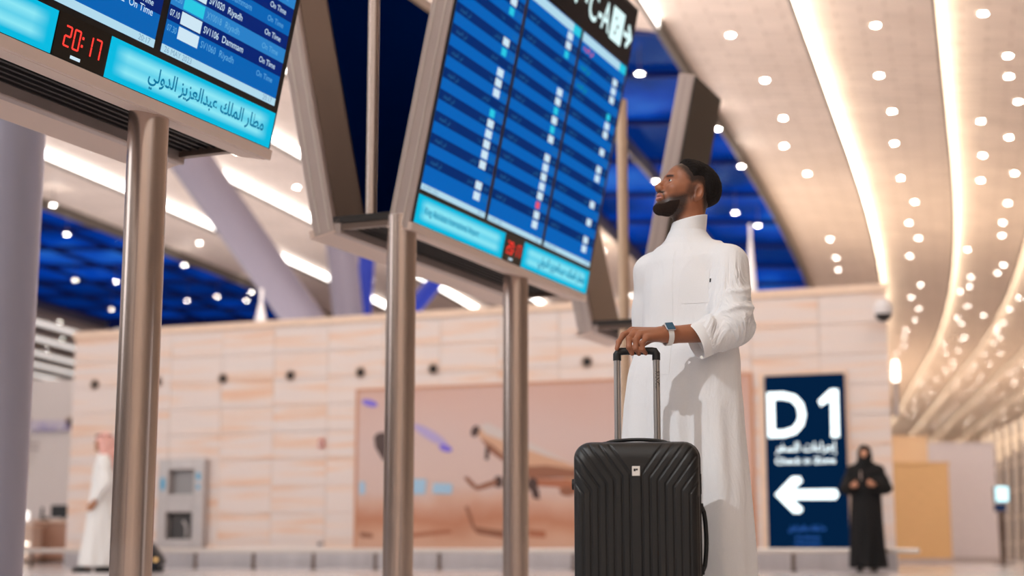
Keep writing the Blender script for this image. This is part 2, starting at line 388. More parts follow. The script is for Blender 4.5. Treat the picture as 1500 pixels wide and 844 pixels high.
cm_.build('wall_core', 'stone_joint', wall)
cp_ = MB(); cp_.add([(x, y, z) for y in (WH-.12, WH) for x, z in ((-.03, .03), (WLEN+.03, .03), (WLEN-1.68, -6.03), (-.03, -6.03))], [(0, 3, 2, 1), (4, 5, 6, 7), (0, 1, 5, 4), (1, 2, 6, 5), (2, 3, 7, 6), (3, 0, 4, 7)]); cp_.build('coping', 'stone_cap', wall)
MB().box(-.02, WLEN+.02, 0, .30, -.03, .012).build('baseboard', mat('skirt_steel', srgb(196, 190, 192), .32, .5, noise=.12, nscale=2, nmap=(2, .2, 1)), wall)
TW, TH = 1.05, .46
me = MB().box(.004, TW-.004, .004, TH-.004, -.035, 0).mesh('stone_panel'); me.materials.append(MATS['stone'])
nx, ny = int(WLEN//TW), int(round((WH-.12)/TH))
for j in range(ny):
    for i in range(nx+1):
        x = i*TW
        wdt = min(TW, WLEN - x)
        if wdt < .1: continue
        m2 = me
        if wdt < TW-.01:
            if 'end_' not in globals(): end_ = MB().box(.004, wdt-.004, .004, TH-.004, -.035, 0).mesh('stone_panel'); end_.materials.append(MATS['stone'])
            m2 = end_
        o = link('stone_panel', m2, None, wall); o.location = (x, .0+j*TH, 0)
# round air nozzles
nz_ring = MB().lathe([(.10, 0), (.105, .02), (.085, .028), (.072, .012), (.070, -.01)], seg=20).mesh('air_nozzle'); nz_ring.materials.append(mat('nozzle_ring', srgb(198, 172, 156), .4)); nz_ring.shade_smooth()
nz_hole = MB().lathe([(.0001, .004), (.074, .004)], seg=20).mesh('nozzle_throat'); nz_hole.materials.append(mat('nozzle_dark', srgb(26, 22, 22), .7))
xs0, zs0 = wc(327, 555); xs1, _ = wc(424, 550)
stepn = (wc(860, 531)[0] - xs0)/5
for k in range(-2, 11):
    x = xs0 + stepn*k
    if not (.4 < x < WLEN-.4) or 7 <= k <= 9: continue
    a = link('air_nozzle', nz_ring, None, wall); a.location = (x, zs0, 0)
    b = link('nozzle_throat', nz_hole, None, a)

# ---- printed mural with aeroplanes over desert
mural = empty('mural', (0, 0, 0)); tag(mural, 'long printed mural of aeroplanes over sand dunes on the stone wall', 'mural')
mx0, mz1 = wc(526, 575); mx1 = wc(1098, 556)[0]; mz0 = .33
MW, MH = mx1-mx0, 2.62
mural.matrix_world = WM @ Matrix.Translation((mx0, mz0, .004))
def mural_mat():
    m = bpy.data.materials.new('mural_print'); m.use_nodes = True; MATS['mural_print'] = m; t = m.node_tree; p = t.nodes['Principled BSDF']; p.inputs['Roughness'].default_value = .28
    tcn = t.nodes.new('ShaderNodeTexCoord'); sx = t.nodes.new('ShaderNodeSeparateXYZ'); t.links.new(tcn.outputs['Object'], sx.inputs[0])
    n = t.nodes.new('ShaderNodeTexNoise'); n.inputs['Scale'].default_value = .9; n.inputs['Detail'].default_value = 3; t.links.new(tcn.outputs['Object'], n.inputs['Vector'])
    ad = t.nodes.new('ShaderNodeMath'); ad.operation = 'MULTIPLY_ADD'; ad.inputs[1].default_value = .75; t.links.new(n.outputs['Fac'], ad.inputs[0]); t.links.new(sx.outputs['Y'], ad.inputs[2])
    mr = t.nodes.new('ShaderNodeMapRange'); mr.inputs[1].default_value = .2; mr.inputs[2].default_value = 3.0; t.links.new(ad.outputs[0], mr.inputs[0])
    c = t.nodes.new('ShaderNodeValToRGB'); e = c.color_ramp.elements
    e[0].position = 0; e[0].color = srgb(212, 172, 152); e[1].position = 1; e[1].color = srgb(206, 166, 152)
    for po, co in ((.12, (208, 160, 134)), (.22, (190, 128, 98)), (.33, (208, 166, 146)), (.40, (212, 184, 174)), (.7, (210, 182, 174))): q = e.new(po); q.color = srgb(*co)
    t.links.new(mr.outputs[0], c.inputs[0]); t.links.new(c.outputs[0], p.inputs['Base Color'])
mural_mat()
MB().box(0, MW, 0, MH, 0, .02).build('printed_panel', 'mural_print', mural)
fr = MB(); fr.box(-.04, 0, -.02, MH+.04, 0, .035); fr.box(MW, MW+.05, -.02, MH+.04, 0, .035); fr.box(0, MW, MH, MH+.04, 0, .035); fr.build('frame', mat('mural_frame', srgb(206, 150, 118), .5), mural)
for nm, c in (('print_brown', (146, 92, 66)), ('print_dark', (70, 44, 36)), ('print_tan', (206, 160, 130)), ('print_silver', (206, 192, 186)), ('print_violet', (124, 104, 214)), ('print_lilac', (178, 160, 206)), ('print_sky', (160, 196, 222)), ('print_rust', (172, 104, 72))): mat(nm, srgb(*c), .35)
def mp2(px, py):
    x, z = wc(px, py); return (x-mx0, z-mz0)
_lay = [0]
def mprint(name, m, pts):
    _lay[0] += 1; z = .022 + .0006*_lay[0]
    MB().poly([(*mp2(*q), z) for q in pts][::-1], (0, 0, 1), .0).build(name, m, mural)
def blob(cx, cy, rx, ry, n=14, ang=0):
    ca, sa = math.cos(ang), math.sin(ang)
    return [(cx + rx*math.cos(2*math.pi*k/n)*ca - ry*math.sin(2*math.pi*k/n)*sa, cy + rx*math.cos(2*math.pi*k/n)*sa + ry*math.sin(2*math.pi*k/n)*ca) for k in range(n)]
# the large aeroplane taking off
mprint('plane_body', 'print_tan', [(697, 634), (712, 650), (735, 672), (790, 690), (840, 705), (880, 716), (880, 690), (840, 682), (800, 664), (760, 645), (720, 628), (704, 625)])
mprint('plane_roof', 'print_silver', [(702, 624), (716, 620), (740, 632), (790, 655), (840, 680), (800, 668), (750, 650), (712, 636)])
mprint('plane_nose', 'print_dark', blob(697, 632, 6, 9, ang=.4))
mprint('plane_belly', 'print_brown', [(704, 642), (718, 662), (740, 678), (742, 670), (722, 652)])
mprint('landing_gear', 'print_dark', [(712, 656), (718, 656), (717, 674), (711, 674)])
mprint('plane_wing', 'print_brown', [(770, 684), (800, 682), (845, 688), (880, 694), (880, 702), (830, 700), (775, 702)])
mprint('plane_wing', 'print_rust', [(776, 702), (830, 702), (880, 712), (880, 726), (850, 724), (815, 714), (780, 712)])
mprint('engine', 'print_dark', blob(731, 706, 7, 9)); mprint('engine', 'print_dark', blob(781, 710, 8, 10)); mprint('engine', 'print_brown', blob(832, 720, 12, 7))
mprint('flap', 'print_brown', [(680, 700), (686, 698), (700, 712), (716, 706), (728, 702), (730, 710), (712, 716), (700, 719), (690, 712)])
mprint('landing_gear', 'print_dark', [(778, 716), (790, 716), (792, 732), (782, 730)])
# the aeroplane on the ground and the dunes' dark streaks
mprint('tail_fin', 'print_brown', [(682, 742), (687, 742), (697, 772), (740, 778), (770, 782), (770, 790), (735, 788), (700, 782), (692, 772)])
mprint('dune_streak', 'print_rust', [(600, 782), (660, 776), (664, 781), (604, 787)])
mprint('dune_streak', 'print_brown', [(528, 780), (546, 782), (548, 788), (530, 787)])
mprint('dune_streak', 'print_rust', [(775, 776), (800, 778), (800, 788), (776, 786)])
# the distant jet seen head-on and sky smudges
mprint('jet_intake', 'print_dark', [(549, 640), (556, 634), (600, 634), (607, 640), (606, 656), (594, 674), (578, 682), (562, 674), (551, 656)])
mprint('streak', 'print_violet', blob(543, 591, 12, 5, ang=.25)); mprint('streak', 'print_lilac', blob(632, 638, 30, 7, ang=.55)); mprint('streak', 'print_violet', blob(654, 657, 10, 5, ang=.3))
mprint('sky_patch', 'print_sky', [(598, 702), (626, 702), (624, 724), (597, 724)]); mprint('sky_patch', 'print_sky', [(636, 708), (664, 709), (663, 724), (635, 723)]); mprint('sky_patch', 'print_sky', [(528, 706), (536, 706), (536, 724), (528, 724)])

# ---- lit check-in sign
sx0, sz1 = wc(1121, 554); sx1, _ = wc(1237, 551); sz0 = .33
SWD, SHT = sx1-sx0, sz1-sz0+.02
sign = tag(empty('check_in_sign'), 'tall dark blue lit sign reading D1 with a white left arrow', 'sign'); sign.matrix_world = WM @ Matrix.Translation((sx0, sz0, .004))
mat('sign_navy', (.0005, .002, .006, 1), .3, emis=(.0008, .0135, .048, 1), estr=1, spec=.0)
mat('sign_white', (1, 1, 1, 1), emis=(.72, .95, 1, 1), estr=1.5)
mat('sign_blue', srgb(20, 70, 150), emis=(.004, .07, .28, 1), estr=1.0)
MB().box(0, SWD, 0, SHT, 0, .08).build('lightbox', 'sign_navy', sign)
f = MB(); f.box(-.10, -.0, -.02, SHT+.05, -.003, .03); f.box(SWD, SWD+.04, -.02, SHT+.05, -.003, .03); f.box(0, SWD, SHT, SHT+.05, -.003, .03); f.build('surround', 'stone_cap', sign)
def s2(px, py):
    x, z = wc(px, py); return x-sx0, z-sz0
I4 = Matrix.Identity(4)
def sign_text(name, body, x0, x1, y0, y1, m, bold=0.0):
    a = s2(x0, y1); b = s2(x1, y0); mb = MB()
    put_text(mb, body, I4, 1, 0, 0, 'L', bold, width=b[0]-a[0], height=b[1]-a[1])
    ym = min(v[1] for v in mb.v); mb.v = [(v[0]+a[0], v[1]-ym+a[1], .083) for v in mb.v]
    return mb.build(name, m, sign)
sign_text('letter', 'D', 1127, 1181, 574, 642, 'sign_white', .012)
MB().poly([(*s2(*q), .083) for q in ((1218, 571), (1229, 571), (1231, 641), (1219, 641), (1218, 587), (1204, 596), (1200, 588))][::-1]).build('numeral', 'sign_white', sign)
sign_text('lettering', arabic('إجراءات السفر'), 1138, 1226, 647, 668, 'sign_white', .004)
sign_text('lettering', 'Check in Zone', 1138, 1225, 670, 681, 'sign_white', .005)
sign_text('lettering', arabic('مطار الملك عبدالعزيز الدولي'), 1157, 1211, 769, 782, 'sign_blue', .02)
sign_text('lettering', 'King Abdulaziz', 1167, 1203, 785, 791, 'sign_blue', .01)
sign_text('lettering', 'International Airport', 1166, 1204, 793, 800, 'sign_blue', .01)
ar = [(1137, 725), (1162, 699), (1174, 699), (1177, 706), (1163, 718), (1226, 717), (1230, 725), (1226, 732), (1163, 732), (1178, 746), (1174, 752), (1164, 752)]
MB().poly([(*s2(*q), .083) for q in ar][::-1]).build('arrow', 'sign_white', sign)

# ---- drinking fountain set in the wall
dx0, dz1 = wc(240, 674); dx1, dz0 = wc(303, 803)
ft = tag(empty('drinking_fountain'), 'stainless steel wall unit with two dark square niches, one above the other', 'fountain'); ft.matrix_world = WM @ Matrix.Translation((dx0, dz0, .004))
FW, FH = dx1-dx0, dz1-dz0
mat('fount_steel', srgb(196, 188, 186), .35, .5, noise=.06); mat('niche_grey', srgb(150, 146, 146), .35, .3); mat('niche_dark', srgb(66, 62, 62), .4); mat('button_blue', srgb(70, 160, 200), .3)
def ring_plate(mb, x0, x1, y0, y1, hx0, hx1, hy0, hy1, z0, z1):
    mb.box(x0, hx0, y0, y1, z0, z1); mb.box(hx1, x1, y0, y1, z0, z1); mb.box(hx0, hx1, y0, hy0, z0, z1); mb.box(hx0, hx1, hy1, y1, z0, z1)
pl = MB(); ring_plate(pl, 0, FW, FH*.53, FH, FW*.23, FW*.78, FH*.60, FH*.88, .0, .16); ring_plate(pl, 0, FW, 0, FH*.53, FW*.20, FW*.76, FH*.10, FH*.40, .0, .16)
pl.build('steel_plate', 'fount_steel', ft, bevel=.01)
MB().box(FW*.23, FW*.78, FH*.60, FH*.88, 0, .02).build('upper_niche', 'niche_grey', ft)
MB().box(FW*.20, FW*.76, FH*.10, FH*.40, 0, .02).build('lower_niche', 'niche_dark', ft)
MB().tube([(FW*.62, FH*.12, .10), (FW*.62, FH*.24, .10), (FW*.55, FH*.30, .10)], .022, 12).build('spout', 'fount_steel', ft, smooth=True)
for (x, y, r1, r2) in ((.11, .72, .05, .12), (.88, .80, .045, .07), (.88, .68, .035, .05)):
    MB().lathe([(.0001, .165), (1, .165), (1.05, .15)], Matrix.Translation((FW*x, FH*y, 0)) @ Matrix.Diagonal((r1, r2, 1, 1)), 20).build('blue_button', 'button_blue', ft, smooth=True)
# ---- fire call point, wall socket
cx, cz = wc(472, 650)
fc = tag(empty('call_point'), 'small red fire call point on the stone wall', 'call point'); fc.matrix_world = WM @ Matrix.Translation((cx, cz, .004))
MB().box(-.05, .05, -.075, .075, 0, .05).build('housing', 'red_box', fc, bevel=.01); MB().box(-.03, .03, -.03, .03, .05, .055).build('push_plate', 'white_paint', fc)
cx, cz = wc(469, 797)
sk = tag(empty('wall_socket'), 'small grey socket low on the stone wall beside the mural', 'socket'); sk.matrix_world = WM @ Matrix.Translation((cx, cz, .004))
MB().box(-.05, .05, -.04, .04, 0, .02).build('plate', 'steel_casing', sk, bevel=.005); MB().lathe([(.0001, .021), (.02, .021)], I4, 14).build('outlet', 'black', sk)
# ---- dome camera at the corner, corner lamp
cx, cz = wc(1308, 455)
cc = tag(empty('dome_camera'), 'white dome security camera on a bracket at the wall corner', 'camera'); cc.matrix_world = WM @ Matrix.Translation((WLEN-.02, cz, .03))
MB().box(-.04, .04, -.0, .07, -.03, .30).build('bracket', 'white_paint', cc, bevel=.01)
MB().lathe([(.0001, .10), (.09, .09), (.13, .02), (.14, -.08), (.13, -.12)], Matrix.Translation((.02, .02, .30)) @ Matrix.Rotation(-math.pi/2, 4, 'X'), 24).build('housing', 'white_paint', cc, smooth=True)
MB().lathe([(.125, -.115), (.11, -.17), (.06, -.215), (.0001, -.23)], Matrix.Translation((.02, .02, .30)) @ Matrix.Rotation(-math.pi/2, 4, 'X'), 24).build('lens_dome', 'black', cc, smooth=True)
cl = tag(empty('corner_lamp'), 'slim upright lamp with bright tip on the wall corner below the dome camera', 'lamp'); cl.matrix_world = WM @ Matrix.Translation((WLEN+.09, wc(1313, 610)[1], -.05))
hh = wc(1313, 528)[1]-wc(1313, 610)[1]
MB().tube([(0, 0, 0), (0, hh*.62, 0)], .035, 14).build('stem', 'steel_casing', cl, smooth=True); MB().box(-.07, 0, hh*.1, hh*.14, -.02, .02).build('clip', 'steel_casing', cl)
MB().tube([(0, hh*.62, 0), (0, hh*.68, 0), (0, hh, 0)], [.04, .06, .045], 14).build('bulb', mat('corner_glow', (1, 1, 1, 1), emis=(1, .95, .85, 1), estr=3), cl, smooth=True)

# ---- trolley bumper rail in front of the block
rail = tag(empty('bumper_rail'), 'low pale trolley bumper rail on short posts along the stone wall', 'rail')
ra, rb = WL + wn*.9 - wd*.45, WR + wn*.9 + wd*.45
rl = MB().par(ra + V((0, 0, .25)), rb-ra, wn*.07, (0, 0, .075)); rl.build('rail', 'satin_rail', rail, bevel=.02)
n = 14
for k in range(n):
    p = ra.lerp(rb, (k+.4)/n) + wn*.03
    o = MB().tube([(0, 0, 0), (0, 0, .25)], .03, 14).build('post', 'steel_dark', rail, smooth=True); o.location = p
    o2 = MB().tube([(0, 0, 0), (0, 0, .02)], .06, 14).build('foot_plate', 'steel_dark', o, smooth=True)

# ================================================================== the white hall part far left
wl0, wl1 = atY(-140, 806, 40), atY(150, 806, 40)
lw = tag(empty('wall_side'), kind='structure')
z1 = atY(60, 556, 40).z
MB().box(wl0.x, wl1.x, 40, 46, 0, z1).build('white_wall_face', 'white_wall', lw)
for px in (38, 105):
    p = atY(px, 620, 39.97); a = link('air_nozzle', nz_ring, None, lw); a.location = p; a.rotation_euler = (math.pi/2, 0, 0); a.scale = (1.7,)*3; b = link('nozzle_throat', nz_hole, None, a)
sg = tag(empty('wall_sign', atY(45, 630, 39.9)), 'faint lavender lettering panel high on the white wall', 'sign')
a, b = atY(43, 632, 39.9), atY(96, 616, 39.9); c = sg.location.copy()
MB().box(a.x-c.x, b.x-c.x, -.02, .05, a.z-c.z, b.z-c.z).build('panel', mat('lav_panel', srgb(206, 198, 214), .5), sg)
mb = MB(); put_text(mb, arabic('مطار') + '  Airport', frame((0, -.03, 0), (1, 0, 0), (0, 0, 1)), .3, .1, -.02); mb.v = [(v[0], v[1], v[2]) for v in mb.v]; mb.build('lettering', mat('lav_text', srgb(150, 144, 206), .5), sg)
def wall_screen(px0, px1, py0, py1, Y, name, label, glow):
    a, b = atY(px0, py1, Y), atY(px1, py0, Y); c = (a+b)/2
    r = tag(empty(name, c), label, 'screen')
    MB().box(a.x-c.x, b.x-c.x, 0, .12, a.z-c.z, b.z-c.z).build('casing', 'bezel', r, bevel=.02)
    MB().box((a.x-c.x)*.86, (b.x-c.x)*.86, -.012, 0, (a.z-c.z)*.92, (b.z-c.z)*.92).build('display', glow, r)
    return r
mat('screen_pale', (.5, .8, .9, 1), emis=(.55, .9, 1, 1), estr=1.1); mat('screen_dark', srgb(12, 30, 60), .2, emis=(.01, .03, .08, 1), estr=.6)
wall_screen(12, 37, 634, 677, 39.8, 'wall_screen', 'upright pale blue lit screen on the white wall', 'screen_pale')
wall_screen(13, 32, 678, 689, 39.8, 'small_screen', 'small dark screen just below the pale blue screen', 'screen_dark')
q = tag(empty('notice_plate', atY(49, 654, 39.95)), 'small grey two-line notice beside the pale blue screen', 'notice')
MB().box(-.12, .12, -.02, .04, .04, .10).build('upper_plate', 'steel_casing', q); MB().box(-.12, .12, -.02, .04, -.10, -.04).build('lower_plate', 'steel_casing', q)
# service desks below
def desk(px0, px1, pyt, Y, m, name, label, extra=True):
    a, b = atY(px0, pyt, Y), atY(px1, pyt, Y); r = tag(empty(name, (a.x, Y, 0)), label, 'desk'); wdt = b.x-a.x
    MB().box(0, wdt, 0, .8, .08, a.z-.06).build('front_panel', m, r); MB().box(-.05, wdt+.05, -.06, .86, a.z-.06, a.z).build('counter_top', 'stone_cap', r, bevel=.01)
    MB().box(.05, wdt-.05, .06, .74, 0, .08).build('plinth', 'steel_dark', r); return r
dk = desk(50, 103, 762, 37, mat('desk_brown', srgb(184, 142, 120), .5, noise=.05), 'service_desk', 'plain brown service desk with a black monitor on top')
a = atY(87, 762, 37); mo = tag(empty('monitor', (a.x, 37.3, a.z)), 'black wide monitor standing on the brown service desk', 'monitor')
MB().box(-.30, .30, -.02, .04, .06, .36).build('display', 'bezel', mo, bevel=.01); MB().box(-.03, .03, 0, .05, .0, .1).build('stand', 'black', mo); MB().box(-.12, .12, -.06, .1, 0, .015).build('foot', 'black', mo)
a = atY(60, 762, 37); mo = tag(empty('desk_phone', (a.x, 37.3, a.z)), 'small black desk telephone left of the monitor', 'telephone')
MB().box(-.09, .09, -.1, .1, 0, .07).build('base', 'black', mo, bevel=.01); MB().tube([(-.07, 0, .1), (-.07, 0, .30)], .035, 12).build('handset', 'black', mo, smooth=True); MB().box(-.1, -.04, -.04, .04, .06, .12).build('cradle', 'black', mo)
dk2 = desk(4, 47, 768, 36, mat('desk_cream', srgb(222, 196, 178), .45, noise=.05), 'patterned_desk', 'cream desk with small glinting dots on its front and a lit top')
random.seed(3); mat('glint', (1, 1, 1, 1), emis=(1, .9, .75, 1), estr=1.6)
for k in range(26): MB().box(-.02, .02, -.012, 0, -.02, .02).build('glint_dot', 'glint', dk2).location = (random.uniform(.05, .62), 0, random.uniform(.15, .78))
a, b = atY(6, 763, 36.2), atY(42, 748, 36.2); lb = tag(empty('light_panel', (a.x, 36.3, a.z)), 'bright white glowing panel above the patterned desk', 'light')
MB().box(0, b.x-a.x, 0, .08, -.075, b.z-a.z).build('housing', 'white_paint', lb); MB().box(.02, b.x-a.x-.02, -.01, 0, .02, b.z-a.z-.02).build('diffuser', mat('panel_glow', (1, 1, 1, 1), emis=(1, .97, .92, 1), estr=1.6), lb)

# ================================================================== far right: partitions and glazed facade
def partition(px0, px1, pyt, Y, depth, m, label):
    a, b = atY(px0, pyt, Y), atY(px1, pyt, Y); r = tag(empty('partition_wall', (a.x, Y, 0)), label, 'partition'); wdt = b.x-a.x
    MB().box(0, wdt, 0, depth, .12, a.z).build('panel', m, r); MB().box(0, wdt, -.02, depth+.02, 0, .12).build('plinth', 'steel_casing', r); MB().box(-.02, wdt+.02, -.02, depth+.02, a.z, a.z+.06).build('cap', m, r)
    return r
partition(1300, 1389, 681, 34, 4, 'wood', 'tan wooden partition just behind the stone corner')
partition(1290, 1358, 642, 37, 3, mat('pale_tan', srgb(226, 190, 150), .5), 'taller pale tan partition rising behind the tan wooden one')
partition(1356, 1456, 652, 40, 4, mat('pale_grey', srgb(216, 204, 204), .5, noise=.03), 'wide pale grey partition right of the tan wooden one')
# glazed facade with slanting ribs
fac = tag(empty('wall_facade'), kind='structure')
mat('facade_glass', srgb(84, 60, 48), .3, spec=.4); mat('rib_white', srgb(240, 226, 210), .5)
fp, fq = atY(1456, 806, 60), atY(1620, 806, 42); fp.z = fq.z = 0; fdv = (fq-fp); fl = fdv.length; fdn = fdv.normalized(); fnn = V((fdn.y, -fdn.x, 0))
MB().par(fp, fdv, fnn*-.2, (0, 0, 4.7)).build('glazing', 'facade_glass', fac)
for k in range(12):
    p = fp + fdn*(fl*k/11) + fnn*.25
    MB().tube([p + V((0, 0, 0)), p + fdn*.8 + V((0, 0, 4.6))], .10, 10).build('rib', 'rib_white', fac, smooth=True)
for k in range(5):
    z = .5 + k*.9; MB().par(fp + fnn*.05 + V((0, 0, z)), fdv, fnn*.08, (0, 0, .08)).build('transom', 'rib_white', fac)
wall_screen(1457, 1478, 712, 736, 33, 'info_screen', 'small glowing white and blue screen on a post by the facade', 'screen_pale')
a = atY(1467, 738, 33); ps = tag(empty('screen_post', (a.x, 33.1, 0)), 'slim dark post carrying the small glowing screen by the facade', 'post')
MB().tube([(0, 0, 0), (0, 0, a.z)], .05, 12).build('shaft', 'steel_dark', ps, smooth=True); MB().tube([(0, 0, 0), (0, 0, .03)], .2, 16).build('foot', 'steel_dark', ps, smooth=True); MB().box(-.12, .12, -.05, .05, a.z-.16, a.z+.0).build('reader', 'screen_dark', ps)
# ================================================================== flight information boards (two leaning faces back to back on steel poles)
BT = math.radians(11.7); BAZ = math.radians(23.5); BL = 2.68; BZ = 2.10; BDEP = .65
bd = V((math.sin(BAZ), math.cos(BAZ), 0)); bn = V((bd.y, -bd.x, 0))
st, ct = math.sin(BT), math.cos(BT)
FM = frame((0, 0, BZ), (1, 0, 0), (0, -st, ct))                    # front face: x along, y up the slope, z towards the viewer
GM = frame((0, BDEP, BZ), (1, 0, 0), (0, st, ct), (0, ct, -st))    # rear face (mirrored)
def emat(name, col, s=1.0, rough=.25): return mat(name, (.01, .01, .012, 1), rough, emis=(*col[:3], 1), estr=s, spec=.0)
emat('scr_mid', srgb(2, 98, 180)); emat('scr_light', srgb(40, 128, 200)); emat('scr_dark', srgb(2, 34, 112)); emat('scr_dark_rtl', srgb(1, 42, 108)); emat('scr_mid_rtl', srgb(0, 98, 186))
emat('scr_bar', srgb(178, 218, 236)); emat('scr_chip', srgb(206, 230, 244)); emat('scr_cyan', srgb(40, 200, 226)); emat('scr_red', srgb(236, 84, 104)); emat('scr_green', srgb(20, 150, 130))
emat('scr_text', srgb(206, 232, 250)); emat('scr_text_dim', srgb(96, 170, 220)); emat('scr_text_bar', srgb(120, 160, 190)); emat('scr_text_rtl', srgb(40, 110, 160)); emat('strip_text', srgb(0, 116, 158))
emat('clock_red', srgb(255, 62, 52), 1.25); emat('header_white', srgb(222, 250, 250), 1.1)
mat('underside_lit', srgb(232, 212, 202), .5)  # paler copy of the casing: floor bounce on undersides put into the colour
mat('header_black', srgb(22, 24, 32), .45, spec=.15); mat('clock_glass', srgb(12, 8, 8), .08)
def strip_mat():
    m = bpy.data.materials.new('strip_glow'); m.use_nodes = True; MATS['strip_glow'] = m; t = m.node_tree; p = t.nodes['Principled BSDF']
    p.inputs['Base Color'].default_value = (.01, .02, .03, 1); p.inputs['Roughness'].default_value = .25; p.inputs['Specular IOR Level'].default_value = .0
    tcn = t.nodes.new('ShaderNodeTexCoord'); s = t.nodes.new('ShaderNodeSeparateXYZ'); t.links.new(tcn.outputs['Generated'], s.inputs[0])
    ry = t.nodes.new('ShaderNodeValToRGB'); e = ry.color_ramp.elements; e[0].position = .12; e[0].color = (0, 0, 0, 1); e[1].position = .92; e[1].color = (0, 0, 0, 1)
    for po, v in ((.30, 1), (.5, .45), (.70, 1)): q = e.new(po); q.color = (v, v, v, 1)
    rx = t.nodes.new('ShaderNodeValToRGB'); e = rx.color_ramp.elements; e[0].position = .03; e[0].color = (0, 0, 0, 1); e[1].position = .97; e[1].color = (0, 0, 0, 1)
    for po, v in ((.10, 1), (.90, 1)): q = e.new(po); q.color = (v, v, v, 1)
    t.links.new(s.outputs['Y'], ry.inputs[0]); t.links.new(s.outputs['X'], rx.inputs[0])
    ml = t.nodes.new('ShaderNodeMath'); ml.operation = 'MULTIPLY'; t.links.new(ry.outputs[0], ml.inputs[0]); t.links.new(rx.outputs[0], ml.inputs[1])
    mx = t.nodes.new('ShaderNodeMix'); mx.data_type = 'RGBA'; mx.inputs[6].default_value = srgb(0, 186, 224); mx.inputs[7].default_value = srgb(140, 230, 244)
    t.links.new(ml.outputs[0], mx.inputs[0]); t.links.new(mx.outputs[2], p.inputs['Emission Color']); p.inputs['Emission Strength'].default_value = 1.0
strip_mat()
SEG = {'0': 'abcdef', '1': 'bc', '2': 'abged', '7': 'abc'}
def seven(mb, ch, x, y, w_, h_, t, z):
    k = .0016
    for s in SEG[ch]:
        if s in 'agd':
            yy = {'a': y+h_-t, 'g': y+h_/2-t/2, 'd': y}[s]; mb.box(x+t*.6, x+w_-t*.6, yy, yy+t, z, z+k)
        else:
            xx = x if s in 'fe' else x+w_-t; y0 = y+h_/2+t*.15 if s in 'fb' else y+t*.5; mb.box(xx, xx+t, y0, y0+h_/2-t*.65, z, z+k)
def leaf(M, root, L, near_col, lit):
    """one leaning face: casing slab and its end trims; M maps face coordinates"""
    mb = MB(); mb.par(M @ V((-.02, -.045, -.15)), M.to_3x3() @ V((L+.04, 0, 0)), M.to_3x3() @ V((0, 2.16, 0)), M.to_3x3() @ V((0, 0, .138)))
    c = mb.build('casing', near_col, root, bevel=.008)
    tr = MB()
    for z in (-.125, -.06): tr.par(M @ V((-.024, -.03, z)), M.to_3x3() @ V((.01, 0, 0)), M.to_3x3() @ V((0, 2.12, 0)), M.to_3x3() @ V((0, 0, .008)))
    tr.build('end_trim', 'satin_rail', c)
    lp = MB().par(M @ V((-.025, -.05, -.02)), M.to_3x3() @ V((L+.05, 0, 0)), M.to_3x3() @ V((0, .045, 0)), M.to_3x3() @ V((0, 0, .028))); lp.build('bottom_rail', 'underside_lit', c)
    MB().par(M @ V((-.022, -.052, -.152)), M.to_3x3() @ V((L+.044, 0, 0)), M.to_3x3() @ V((0, .008, 0)), M.to_3x3() @ V((0, 0, .132))).build('lit_underside_plate', 'underside_lit', c)  # added plate, pale to stand for light bounced up from the floor
    return c
CITY = ['Riyadh', 'Dammam', 'Riyadh', 'Riyadh', 'Dammam']
